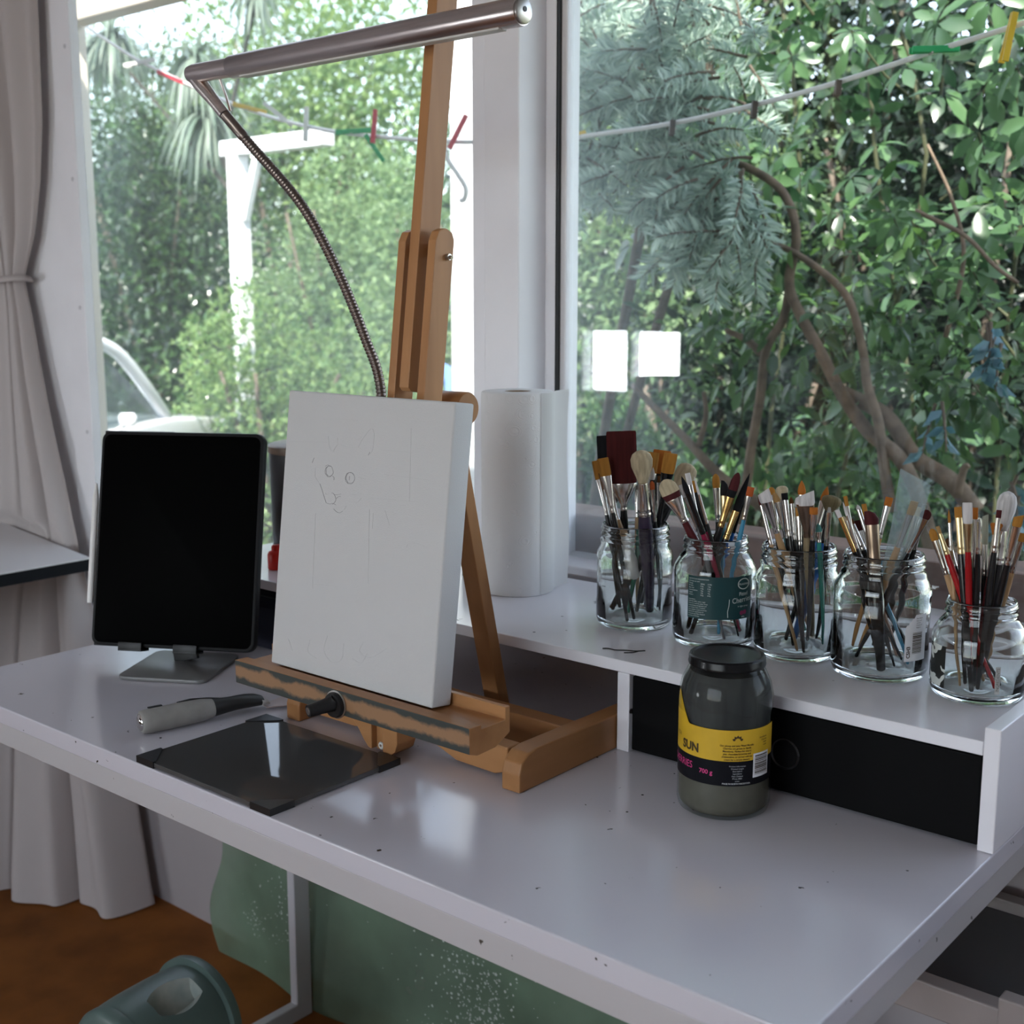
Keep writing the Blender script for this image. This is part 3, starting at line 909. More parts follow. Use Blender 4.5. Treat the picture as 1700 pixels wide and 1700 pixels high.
prism(bm, round_rect(TWd - 0.010, TH - 0.010, 0.010), frame_M(TBC + TU * (TH / 2 - 0.003) - TN * 0.0012, wa, TU, TN), 0.0010, 0.0003)
at_par(finish('screen', bm, mat('black_screen', (0.0012, 0.0012, 0.0013), 0.5, spec=0.02), None, 40), tablet)
bm = NB()
# folded cover flap of the case, standing square behind the left edge
box(bm, -TWd / 2 - 0.0035, -TWd / 2 + 0.10, -0.004, TH - 0.001, -0.0210, -0.0170, 0.001, 2, MT)
at_par(finish('cover_flap', bm, mat('dark_case_cover', (0.018, 0.018, 0.021), 0.5), None, 40), tablet)
pa, pb = MT @ Vector((-TWd / 2 - 0.0085, 0.055, -0.010)), MT @ Vector((-TWd / 2 - 0.0085, 0.222, -0.010))
bm = NB()
tube(bm, [pa, pa.lerp(pb, 0.03), pa.lerp(pb, 0.87), pa.lerp(pb, 0.985), pb], [0.0040, 0.0045, 0.0045, 0.0018, 0.0008], 16)
tag(finish('stylus', bm, mat('white_plastic', (0.82, 0.81, 0.80), 0.3), None, 40), 'white stylus pen clipped along the left edge of the tablet', 'stylus')

# ------------------------------------------------------------------ scraper
scr = empty('paint_scraper', (-1.19, 0.86, DZ), label='grey and black handled paint scraper lying on the desk by the tray', cat='scraper')
sA = Vector((-1.211, 0.778, 0.7655)); sB = Vector((-1.172, 0.941, 0.7655))
sd = (sB - sA).normalized(); sw = Vector((0, 0, 1)).cross(sd).normalized()
MS = frame_M(sA, sw, (0, 0, 1), sd)
SL = (sB - sA).length
GREY_H = mat('grey_rubber', (0.27, 0.26, 0.245), 0.55, noise=0.1, nscale=60)
bm = NB()
loft(bm, [(0.000, 0.011, 0.011), (0.002, 0.0138, 0.0135), (0.010, 0.0148, 0.0142), (0.045, 0.0150, 0.0142), (0.075, 0.0142, 0.0132), (0.088, 0.0120, 0.0112)], 24, MS)
at_par(finish('grip', bm, GREY_H, None, 50), scr)
bm = NB()
loft(bm, [(0.0882, 0.0118, 0.0110), (0.098, 0.0105, 0.0100), (0.108, 0.0095, 0.0092), (0.120, 0.0110, 0.0085, 0.001, 0), (0.134, 0.0150, 0.0078, 0.003, -0.001), (0.146, 0.0150, 0.0068, 0.003, -0.002), (0.152, 0.010, 0.006, 0, -0.003)], 24, MS)
loft(bm, [(0.050, 0.004, 0.002, 0.011, 0.0098), (0.066, 0.006, 0.0030, 0.0092, 0.0102), (0.088, 0.0075, 0.004, 0.005, 0.0075), (0.100, 0.006, 0.003, 0.004, 0.006)], 14, MS)
loft(bm, [(0.012, 0.0035, 0.0010, 0.005, 0.0138), (0.028, 0.0035, 0.0010, 0.005, 0.0138)], 10, MS)
at_par(finish('black_inlay', bm, mat('black_rubber', (0.012, 0.012, 0.012), 0.45), None, 50), scr)
bm = NB()
loft(bm, [(-0.0035, 0.002, 0.002), (-0.003, 0.006, 0.006), (-0.001, 0.0095, 0.0095), (0.0008, 0.0100, 0.0100)], 22, MS)
at_par(finish('end_cap', bm, CHROME, None, 60), scr)
bm = NB()
loft(bm, [(0.1485, 0.0125, 0.0055, 0, -0.003), (0.156, 0.0110, 0.0040, 0, -0.0045), (0.160, 0.008, 0.0025, 0, -0.006)], 18, MS)
at_par(finish('bolster', bm, mat('pale_grey_bolster', (0.50, 0.47, 0.46), 0.5), None, 50), scr)
bm = NB()
prism(bm, [(-0.007, 0.156), (0.007, 0.156), (0.020, 0.190), (0.026, 0.225), (-0.026, 0.225), (-0.020, 0.190)], MS @ frame_M((0, -0.0108, 0), (1, 0, 0), (0, 0, 1), (0, -1, 0)), 0.0012)
at_par(finish('blade', bm, mat('stained_blade', (0.45, 0.36, 0.34), 0.4, 0.6), None), scr)

# ------------------------------------------------------------------ dark glass plate
gp = empty('glass_palette', (-1.03, 0.815, DZ), label='dark glass palette plate with black corner guards at the desk front', cat='palette')
bm = NB(); box(bm, -1.1405, -0.9165, 0.7275, 0.9045, DZ + 0.0012, DZ + 0.0062, 0.0006)
at_par(finish('plate', bm, mat('reflection_grey_glass', (0.080, 0.081, 0.081), 0.03, spec=0.6), None), gp)  # grey base carries the reflected wall and ceiling in its colour
for cx, cy, sx_, sy_ in ((-1.1405, 0.7275, 1, 1), (-0.9165, 0.7275, -1, 1), (-0.9165, 0.9045, -1, -1), (-1.1405, 0.9045, 1, -1)):
    bm = NB()
    for z0, z1, e in ((DZ + 0.0066, DZ + 0.0078, 0.0012), (DZ + 0.0002, DZ + 0.0010, 0.0012)):
        P = [(cx - sx_ * e, cy - sy_ * e), (cx + sx_ * 0.030, cy - sy_ * e), (cx + sx_ * 0.030, cy + sy_ * 0.002), (cx + sx_ * 0.002, cy + sy_ * 0.030), (cx - sx_ * e, cy + sy_ * 0.030)]
        prism(bm, P, Matrix.Translation((0, 0, z0)), z1 - z0)
    box(bm, min(cx - sx_ * 0.0013, cx + sx_ * 0.030), max(cx - sx_ * 0.0013, cx + sx_ * 0.030), min(cy - sy_ * 0.0013, cy - sy_ * 0.0003), max(cy - sy_ * 0.0013, cy - sy_ * 0.0003), DZ + 0.0002, DZ + 0.0078)
    box(bm, min(cx - sx_ * 0.0013, cx - sx_ * 0.0003), max(cx - sx_ * 0.0013, cx - sx_ * 0.0003), min(cy - sy_ * 0.001, cy + sy_ * 0.030), max(cy - sy_ * 0.001, cy + sy_ * 0.030), DZ + 0.0002, DZ + 0.0078)
    at_par(finish('corner_guard', bm, mat('corner_guard', (0.012, 0.012, 0.013), 0.35), None), gp)

# ------------------------------------------------------------------ lettering bent round a jar
def text_mesh(body, size, align='LEFT', bold=0.0):
    cu = bpy.data.curves.new('lettering', 'FONT')
    cu.body = body; cu.size = size; cu.align_x = align; cu.offset = bold
    cu.resolution_u = 3
    o = bpy.data.objects.new('lettering', cu)
    COL.objects.link(o)
    bpy.context.view_layer.update()
    dg = bpy.context.evaluated_depsgraph_get()
    me = bpy.data.meshes.new_from_object(o.evaluated_get(dg))
    bpy.data.objects.remove(o)
    return me

class Wrap:
    """Maps (arc length to the viewer's right, height) onto a cylinder."""
    def __init__(s, cx, cy, rad):
        s.c = Vector((cx, cy, 0)); s.rad = rad
        d = Vector((-cx, -cy, 0)).normalized()
        s.d = d; s.r = Vector((-d.y, d.x, 0))
    def p(s, x, z, off=0.0):
        a = x / s.rad
        return s.c + (s.d * math.cos(a) + s.r * math.sin(a)) * (s.rad + off) + Vector((0, 0, z))
    def patch(s, bm, x0, x1, z0, z1, off, mi=0, n=24, top=None, thick=0.00025):
        for k in range(n):
            a, b = x0 + (x1 - x0) * k / n, x0 + (x1 - x0) * (k + 1) / n
            za, zb = (top(a), top(b)) if top else (z1, z1)
            v = [bm.verts.new(s.p(*q)) for q in ((a, z0, off), (b, z0, off), (b, zb, off), (a, za, off))]
            f = bm.faces.new(v); f.material_index = mi
    def text(s, bm, body, x, z, size, off, mi=0, align='LEFT', bold=0.0, sx=1.0, rot=0.0):
        me = text_mesh(body, size, align, bold)
        c, n = math.cos(rot), math.sin(rot)
        vs = []
        for v in me.vertices:
            px, pz = v.co.x * sx, v.co.y
            vs.append(bm.verts.new(s.p(x + px * c - pz * n, z + px * n + pz * c, off)))
        for f in me.polygons:
            try:
                nf = bm.faces.new([vs[i] for i in f.vertices]); nf.material_index = mi
            except ValueError: pass
        bpy.data.meshes.remove(me)

# ------------------------------------------------------------------ lidded jar of murky water
cj = empty('glass_jar', (-0.592, 1.037, DZ), label='lidded jar of murky grey water with a yellow and black label', cat='jar', group=None)
JX, JY = -0.592, 1.037
def flute(a, z):
    k = max(0.0, 1 - abs(z - 0.024) / 0.018)
    return 1 - 0.018 * k * (0.5 + 0.5 * math.cos(22 * a))
outer = [(0, 0.0012), (0.034, 0.0012), (0.041, 0.0006), (0.0445, 0.003), (0.0462, 0.010), (0.0462, 0.030), (0.0450, 0.040), (0.0450, 0.098), (0.0462, 0.104), (0.0462, 0.118), (0.0435, 0.131), (0.0375, 0.143), (0.0345, 0.147), (0.0345, 0.151)]
bm = NB(); lathe(bm, outer, 88, (JX, JY, DZ), mod=flute)
at_par(finish('glass', bm, CLEAR, None, 60), cj)
m, nt, b = new_mat('murky_water')
tc = nt.nodes.new('ShaderNodeTexCoord')
mp = nt.nodes.new('ShaderNodeMapping'); mp.inputs['Scale'].default_value = (60, 60, 9)
nt.links.new(tc.outputs['Object'], mp.inputs[0])
nz = nt.nodes.new('ShaderNodeTexNoise'); nz.inputs['Scale'].default_value = 1.0; nz.inputs['Detail'].default_value = 5
nt.links.new(mp.outputs[0], nz.inputs['Vector'])
rp = nt.nodes.new('ShaderNodeValToRGB')
rp.color_ramp.elements[0].position = 0.3; rp.color_ramp.elements[0].color = (0.026, 0.028, 0.029, 1)
rp.color_ramp.elements[1].position = 0.75; rp.color_ramp.elements[1].color = (0.062, 0.064, 0.062, 1)
nt.links.new(nz.outputs['Fac'], rp.inputs[0]); nt.links.new(rp.outputs[0], b.inputs['Base Color'])
b.inputs['Roughness'].default_value = 0.6
b.inputs['Specular IOR Level'].default_value = 0.1
MURK = m
SEDI = mat('grey_brown_sediment', (0.085, 0.080, 0.062), 0.7, noise=0.25, nscale=30)
inner = [(0, 0.0385), (0.0434, 0.0385), (0.0436, 0.042), (0.0436, 0.098), (0.0447, 0.104), (0.0447, 0.117), (0.0420, 0.130), (0.0362, 0.1415), (0, 0.1415)]
bm = NB(); lathe(bm, inner, 60, (JX, JY, DZ)); at_par(finish('murky_water', bm, MURK, None, 60), cj)
inner = [(0, 0.0035), (0.039, 0.0035), (0.043, 0.007), (0.0443, 0.012), (0.0443, 0.030), (0.0434, 0.0384), (0, 0.0384)]
bm = NB(); lathe(bm, inner, 60, (JX, JY, DZ)); at_par(finish('sediment', bm, SEDI, None, 60), cj)
bm = NB()
lathe(bm, [(0.0352, 0.1475), (0.0376, 0.1472), (0.0379, 0.149), (0.0374, 0.150), (0.0374, 0.1545), (0.0365, 0.1565), (0.0350, 0.1572), (0.0335, 0.1568), (0.0325, 0.1555), (0.0, 0.1558)], 60, (JX, JY, DZ))
at_par(finish('lid', bm, mat('black_lid', (0.007, 0.007, 0.008), 0.25, spec=0.25), None, 50), cj)
W = Wrap(JX, JY, 0.0456)
YEL = mat('yellow_label', (0.62, 0.38, 0.02), 0.45, noise=0.06, nscale=60)
BLK = mat('black_label', (0.008, 0.008, 0.011), 0.5, spec=0.1)
PINK = mat('pink_print', (0.62, 0.05, 0.22), 0.5)
DKP = mat('dark_print', (0.05, 0.03, 0.01), 0.5)
WHP = mat('white_label', (0.75, 0.75, 0.78), 0.5)
GRP = mat('grey_print', (0.42, 0.42, 0.45), 0.5)
bm = NB()
zb0, zb1, zb2 = DZ + 0.0375, DZ + 0.0625, DZ + 0.0935
def ltop(x): return zb2 + max(0.0, 0.030 - abs(x + 0.0580) * 1.55)
W.patch(bm, -0.085, 0.062, zb0, zb1, 0.0003, 1, 60)
W.patch(bm, -0.085, 0.062, zb1, zb2, 0.0003, 0, 90, top=ltop)
lab = finish('label', bm, [YEL, BLK], None, 60); at_par(lab, cj)
bm = NB()
O = 0.00055
W.text(bm, 'SUN', -0.0475, zb1 + 0.0052, 0.0120, O, 0, 'LEFT', 0.0005, 0.95)
W.text(bm, 'CHERRIES', -0.0325, zb1 - 0.0128, 0.0100, O, 1, 'RIGHT', 0.0, 0.85)
W.text(bm, '700 g', -0.0245, zb1 - 0.0145, 0.0062, O, 1, 'LEFT', 0.0001, 1.0)
for k, t in enumerate(('Our plump and juicy Pitted Morello', 'Cherries are grown in North', 'Macedonia. Perfect for cherry', 'pies, chocolate brownies and', 'cheesecakes, or served with ice', 'cream for a simple dessert.')):
    W.text(bm, t, 0.0125, zb1 + 0.0150 - k * 0.0028, 0.0026, O, 0, 'CENTER', 0.00006, 0.9)
for k, t in enumerate(('Product information', 'Drained weight', 'Best before', 'Ingredients', 'New Zealand', 'Phone 0800', 'www')):
    W.text(bm, t, 0.0130, zb1 - 0.0055 - k * 0.0025, 0.0022, O, 2, 'CENTER', 0.0, 0.9)
W.text(bm, 'MADE IN NORTH MACEDONIA', 0.0125, zb1 - 0.0232, 0.0022, O, 3, 'CENTER', 0.0, 0.9)
for k, t in enumerate(('Ingredients:', 'Cherries', 'water', 'sugar')):
    W.text(bm, t, 0.0470, zb1 + 0.0205 - k * 0.0027, 0.0025, O, 0, 'RIGHT', 0.00005, 0.9)
for k in range(5):      # little rayed sun emblem
    a = R(20 + 35 * k)
    c, s_ = math.cos(a), math.sin(a)
    pts = [(0.0026, -0.0007), (0.0040, -0.0013), (0.0058, 0), (0.0040, 0.0013), (0.0026, 0.0007)]
    vs = [bm.verts.new(W.p(0.0125 + x * c - y * s_, zb1 + 0.0205 + x * s_ + y * c, O)) for x, y in pts]
    bm.faces.new(vs)
W.text(bm, 'RICH', -0.0560, zb1 + 0.0150, 0.0052, O, 0, 'CENTER', 0.0, 0.8)
at_par2 = finish('label_lettering', bm, [DKP, PINK, GRP, WHP], None); at_par2.parent = lab
bm = NB()
W.patch(bm, 0.0292, 0.0505, zb0 + 0.007, zb1 + 0.0062, 0.0006, 0, 12)
rb = random.Random(3)
zz = zb0 + 0.010
while zz < zb1 + 0.0045:
    h = rb.choice((0.0004, 0.0007, 0.0011))
    W.patch(bm, 0.0312, 0.0485, zz, zz + h, 0.0008, 1, 8)
    zz += h + rb.choice((0.0004, 0.0006, 0.0008))
o = finish('barcode', bm, [WHP, DKP], None); o.parent = lab

# ------------------------------------------------------------------ jars of brushes
JARS = {1: (-.837, 1.235, .0468, .0405, .1255), 2: (-.7205, 1.2285, .0478, .0365, .1255), 3: (-.6225, 1.242, .0468, .0405, .1255),
        4: (-.5215, 1.236, .0505, .041, .131), 5: (-.414, 1.228, .0462, .0335, .099)}
JLAB = {1: 'embossed glass jar of wide brushes on the hutch, next to the paper towel roll',
        2: 'glass brush jar with a dark green cherries label',
        3: 'glass brush jar between the green labelled jar and barcode jar, no label',
        4: 'wide glass brush jar with a torn white barcode label',
        5: 'short glass brush jar with a black and white label by the hutch end panel'}
jars = {}
m, nt, JARB = new_mat('thick_jar_glass')
JARB.inputs['Base Color'].default_value = (0.96, 0.985, 0.97, 1)
JARB.inputs['Roughness'].default_value = 0.0
JARB.inputs['Transmission Weight'].default_value = 1.0
JARB.inputs['IOR'].default_value = 1.45
JARG = m
for j, (x, y, Rb, Rn, H) in JARS.items():
    jo = empty('glass_jar', (x, y, HZ), label=JLAB[j], cat='jar', group='brush jars on the hutch')
    ri = Rn - 0.0026
    Ro = Rb - 0.0025
    sh = H - 0.042
    def fl(a, z, j=j):
        k = max(0.0, 1 - abs(z - 0.020) / 0.012) + (max(0.0, 1 - abs(z - (JARS[j][4] - 0.050)) / 0.006) * 0.6 if j in (1, 3) else 0)
        return 1 - 0.022 * k * (0.5 + 0.5 * math.cos(26 * a))
    prof = [(0, 0.0014), (Rb * 0.72, 0.0014), (Rb * 0.86, 0.0003), (Rb * 0.95, 0.0030), (Rb, 0.0100), (Rb, 0.030), (Rb - 0.0008, 0.034), (Rb - 0.0008, sh - 0.003), (Rb, sh + 0.001), (Rb - 0.001, sh + 0.008),
            (Rb - 0.0055, sh + 0.016), (Rn + 0.0022, sh + 0.0225), (Rn, sh + 0.0245), (Rn, sh + 0.0275), (Rn + 0.0014, sh + 0.0285), (Rn + 0.0014, sh + 0.0300), (Rn, sh + 0.0312),
            (Rn, sh + 0.0345), (Rn + 0.0012, sh + 0.0355), (Rn + 0.0012, sh + 0.0370), (Rn, sh + 0.0382), (Rn, H - 0.0015), (Rn - 0.0010, H), (Rn - 0.0022, H - 0.0008),
            (ri, H - 0.003), (ri, sh + 0.024), (Rb - 0.0085, sh + 0.0145), (Ro - 0.001, sh + 0.006), (Ro - 0.001, 0.012), (Ro - 0.006, 0.0072), (0, 0.0068)]
    bm = NB(); lathe(bm, prof, 80, (x, y, HZ), mod=fl)
    at_par(finish('glass', bm, JARG, None, 50), jo)
    jars[j] = jo
# jar labels
def jar_label(j, pieces, name='label'):
    x, y, Rb = JARS[j][:3]
    Wj = Wrap(x, y, Rb - 0.0004)
    return Wj
TEAL_L = mat('dark_teal_label', (0.008, 0.045, 0.050), 0.4)
PALE_P = mat('pale_print', (0.55, 0.60, 0.58), 0.5)
W2 = jar_label(2, None)
bm = NB(); W2.patch(bm, -0.0318, 0.0480, HZ + 0.0375, HZ + 0.0865, 0.0004, 0, 40)
l2 = finish('label', bm, TEAL_L, None); at_par(l2, jars[2])
bm = NB()
for k in range(8):
    W2.text(bm, ('NUTRITION INFORMATION', 'Servings per pack', 'Energy', 'Protein', 'Fat total', 'Carbohydrate', 'Sugars', 'Sodium')[k], -0.0302, HZ + 0.0825 - k * 0.0026, 0.0021, 0.0006, 0, sx=0.9)
    if k > 1:
        W2.text(bm, ('', '', '280kJ', '0.9g', '0.2g', '15g', '13g', '5mg')[k], -0.016, HZ + 0.0825 - k * 0.0026, 0.0021, 0.0006, 0)
        W2.text(bm, ('', '', '310kJ', '1.0g', '0.2g', '17g', '15g', '6mg')[k], -0.008, HZ + 0.0825 - k * 0.0026, 0.0021, 0.0006, 0)
for k in range(9):
    W2.text(bm, ('Ingredients:', 'cherries (60%), water, sugar', 'Store in a cool dry place. Once', 'opened keep refrigerated and', 'use within 3 days. Contents', 'may contain occasional stones', 'Packed for distribution in', 'Australia and New Zealand', 'Product of Europe')[k], -0.0302, HZ + 0.0590 - k * 0.0024, 0.0020, 0.0006, 0, sx=0.9)
for a0 in range(28):
    a, b_ = 2 * math.pi * a0 / 28, 2 * math.pi * (a0 + 1) / 28
    vs = [bm.verts.new(W2.p(0.0350 + q * 0.0085 * math.cos(t), HZ + 0.0780 + q * 0.0065 * math.sin(t), 0.0006)) for q, t in ((1, a), (1, b_), (0.84, b_), (0.84, a))]
    bm.faces.new(vs)
W2.text(bm, 'PELAGONIA', 0.0350, HZ + 0.0768, 0.0030, 0.0006, 0, 'CENTER', 0.00005, 0.85)
W2.text(bm, 'Pitted', 0.0350, HZ + 0.0645, 0.0065, 0.0006, 0, 'CENTER', 0, 0.8, 0.06)
W2.text(bm, 'Cherries', 0.0335, HZ + 0.0570, 0.0088, 0.0006, 0, 'CENTER', 0, 0.85, 0.08)
W2.text(bm, 'in light syrup', 0.0345, HZ + 0.0515, 0.0028, 0.0006, 0, 'CENTER')
for dx, dz in ((-0.0022, 0), (0.0022, 0.0006)):
    vs = [bm.verts.new(W2.p(0.0350 + dx + 0.0026 * math.cos(t), HZ + 0.0445 + dz + 0.0026 * math.sin(t), 0.0006)) for t in [2 * math.pi * k / 14 for k in range(14)]]
    f = bm.faces.new(vs); f.material_index = 1
W2.text(bm, '680g', 0.0350, HZ + 0.0392, 0.0024, 0.0006, 0, 'CENTER')
tube(bm, [W2.p(0.0155, HZ + 0.040, 0.0006), W2.p(0.0150, HZ + 0.047, 0.0006), W2.p(0.0165, HZ + 0.054, 0.0006), W2.p(0.0168, HZ + 0.061, 0.0006)], 0.0004, 5)
o = finish('label_lettering', bm, [PALE_P, mat('cherry_print', (0.22, 0.02, 0.08), 0.5)], None); o.parent = l2
W4 = jar_label(4, None)
bm = NB()
def torn(x): return HZ + 0.062 + (x - 0.0255) * 0.95 + 0.0012 * math.sin(x * 1900) if x < 0.038 else HZ + 0.0745
W4.patch(bm, 0.0255, 0.0545, HZ + 0.0255, HZ + 0.07, 0.0004, 0, 24, top=torn)
l4 = finish('label', bm, WHP, None); at_par(l4, jars[4])
bm = NB(); zz = HZ + 0.0300
W4.text(bm, 'C5H3', 0.0318, HZ + 0.029, 0.0058, 0.0006, 0, 'LEFT', 0.0002, 0.9, R(90))
xx = 0.0345
rb = random.Random(8)
zz = HZ + 0.0335
while zz < HZ + 0.0560:
    h = rb.choice((0.0004, 0.0007, 0.0012))
    W4.patch(bm, 0.0345, 0.0475, zz, zz + h, 0.0006, 0, 8); zz += h + rb.choice((0.0004, 0.0007))
for k in range(5):
    W4.text(bm, ('Best before', 'keep cool', 'and dry', 'Product of', 'Bulgaria')[k], 0.0385, HZ + 0.0700 - k * 0.0024, 0.0019, 0.0006, 0)
o = finish('label_lettering', bm, DKP, None); o.parent = l4
W5 = jar_label(5, None)
m, nt, b = new_mat('black_and_white_patches')
tc = nt.nodes.new('ShaderNodeTexCoord')
nz = nt.nodes.new('ShaderNodeTexNoise'); nz.inputs['Scale'].default_value = 75; nz.inputs['Detail'].default_value = 1.5
nt.links.new(tc.outputs['Object'], nz.inputs['Vector'])
rp = nt.nodes.new('ShaderNodeValToRGB'); rp.color_ramp.interpolation = 'CONSTANT'
rp.color_ramp.elements[0].color = (0.010, 0.012, 0.011, 1)
rp.color_ramp.elements[1].position = 0.56; rp.color_ramp.elements[1].color = (0.60, 0.63, 0.60, 1)
nt.links.new(nz.outputs['Fac'], rp.inputs[0]); nt.links.new(rp.outputs[0], b.inputs['Base Color'])
bm = NB(); W5.patch(bm, -0.0600, -0.0330, HZ + 0.0125, HZ + 0.0550, 0.0004, 0, 24)
l5 = finish('label', bm, m, None); at_par(l5, jars[5])
bm = NB(); W5.patch(bm, 0.0165, 0.0215, HZ + 0.0145, HZ + 0.0420, 0.0004, 0, 6)
l5 = finish('label', bm, mat('grey_label_strip', (0.42, 0.42, 0.42), 0.5), None); at_par(l5, jars[5])
bm = NB(); W5.text(bm, 'INGREDIENTS', 0.0205, HZ + 0.017, 0.0042, 0.0006, 0, 'LEFT', 0, 0.9, R(90))
o = finish('label_lettering', bm, DKP, None); o.parent = l5

# ------------------------------------------------------------------ brushes
HC = {}
def hmat(n, c, r=0.25): HC[n] = mat('handle_' + n, c, r); return HC[n]
hmat('black', (0.008, 0.008, 0.009)); hmat('wood', (0.42, 0.26, 0.13), 0.4); hmat('red', (0.34, 0.010, 0.012)); hmat('lightblue', (0.06, 0.26, 0.42))
hmat('blue', (0.02, 0.12, 0.40)); hmat('teal', (0.03, 0.22, 0.19)); hmat('green', (0.02, 0.16, 0.10)); hmat('purple', (0.035, 0.025, 0.05)); hmat('crimson', (0.25, 0.012, 0.045))
hmat('khaki', (0.26, 0.20, 0.12), 0.4); hmat('pinkwood', (0.36, 0.20, 0.14), 0.4); hmat('orangewood', (0.48, 0.24, 0.08), 0.4); hmat('navy', (0.012, 0.014, 0.05)); hmat('clear', (0.30, 0.34, 0.36), 0.1)
hmat('grey', (0.12, 0.12, 0.13)); hmat('maroon', (0.08, 0.012, 0.015))
FC = {'s': SILVER, 'g': GOLD, 'p': PALE_GOLD, 'k': BLACK_GLOSS, 'b': mat('brown_ferrule', (0.25, 0.19, 0.14), 0.3, 1.0), 'w': mat('white_collar', (0.7, 0.68, 0.66), 0.4)}
def bmat(n, c):
    return mat('bristle_' + n, c, 0.75, noise=0.3, nscale=220, stretch=(1, 1, 0.05), spec=0.2)
BC = {'darkred': bmat('darkred', (0.053, 0.007, 0.007)), 'black': bmat('black', (0.008, 0.008, 0.010)), 'cream': bmat('cream', (0.440, 0.368, 0.248)), 'amber': bmat('amber', (0.336, 0.152, 0.028)),
      'brown': bmat('brown', (0.128, 0.052, 0.018)), 'orange': bmat('orange', (0.368, 0.120, 0.020)), 'white': bmat('white', (0.560, 0.544, 0.544)), 'maroon': bmat('maroon', (0.060, 0.011, 0.013)),
      'khaki': bmat('khaki', (0.160, 0.128, 0.068)), 'red_orange': bmat('red_orange', (0.400, 0.088, 0.024)), 'tan': bmat('tan', (0.320, 0.192, 0.080)), 'teal': bmat('teal', (0.080, 0.240, 0.224)), 'grey': bmat('grey', (0.304, 0.288, 0.272)), 'crust': bmat('crust', (0.360, 0.376, 0.304))}
def bristle_secs(shape, L, w, t):
    a = w / 2; q = t / 2
    if shape == 'flat': return [(0, a * 0.92, q), (L * 0.15, a, q), (L * 0.7, a * 1.0, q * 0.6), (L * 0.97, a * 0.99, q * 0.30), (L, a * 0.95, q * 0.2)]
    if shape == 'angle': return [(0, a * 0.92, q), (L * 0.2, a, q, 0, 0, 0.08), (L * 0.6, a, q * 0.6, 0, 0, 0.28), (L, a * 0.97, q * 0.2, 0, 0, 0.42)]
    if shape == 'dagger': return [(0, a * 0.92, q), (L * 0.3, a, q, 0, 0, 0.2), (L * 0.65, a * 0.75, q * 0.7, -a * 0.25, 0, 0.5), (L * 0.9, a * 0.35, q * 0.4, -a * 0.6, 0, 0.8), (L, a * 0.08, q * 0.15, -a * 0.85, 0)]
    if shape == 'filbert': return [(0, a * 0.85, q), (L * 0.3, a, q), (L * 0.65, a * 0.95, q * 0.8), (L * 0.85, a * 0.7, q * 0.5), (L * 0.96, a * 0.35, q * 0.3), (L, a * 0.08, q * 0.1)]
    if shape == 'point': return [(0, a * 0.85, q), (L * 0.25, a, q), (L * 0.6, a * 0.75, q * 0.75), (L * 0.85, a * 0.35, q * 0.4), (L, a * 0.04, q * 0.05)]
    if shape == 'mop': return [(0, a * 0.42, q * 0.5), (L * 0.2, a * 0.62, q * 0.75), (L * 0.5, a * 0.95, q), (L * 0.72, a, q), (L * 0.88, a * 0.82, q * 0.8), (L * 0.96, a * 0.5, q * 0.5), (L, a * 0.1, q * 0.1)]
    if shape == 'fan': return [(0, a * 0.40, q), (L * 0.4, a * 0.7, q * 0.8), (L * 0.85, a * 1.0, q * 0.5), (L, a * 0.85, q * 0.3)]
    return [(0, a * 0.8, q * 0.8), (L, a * 0.5, q * 0.5)]

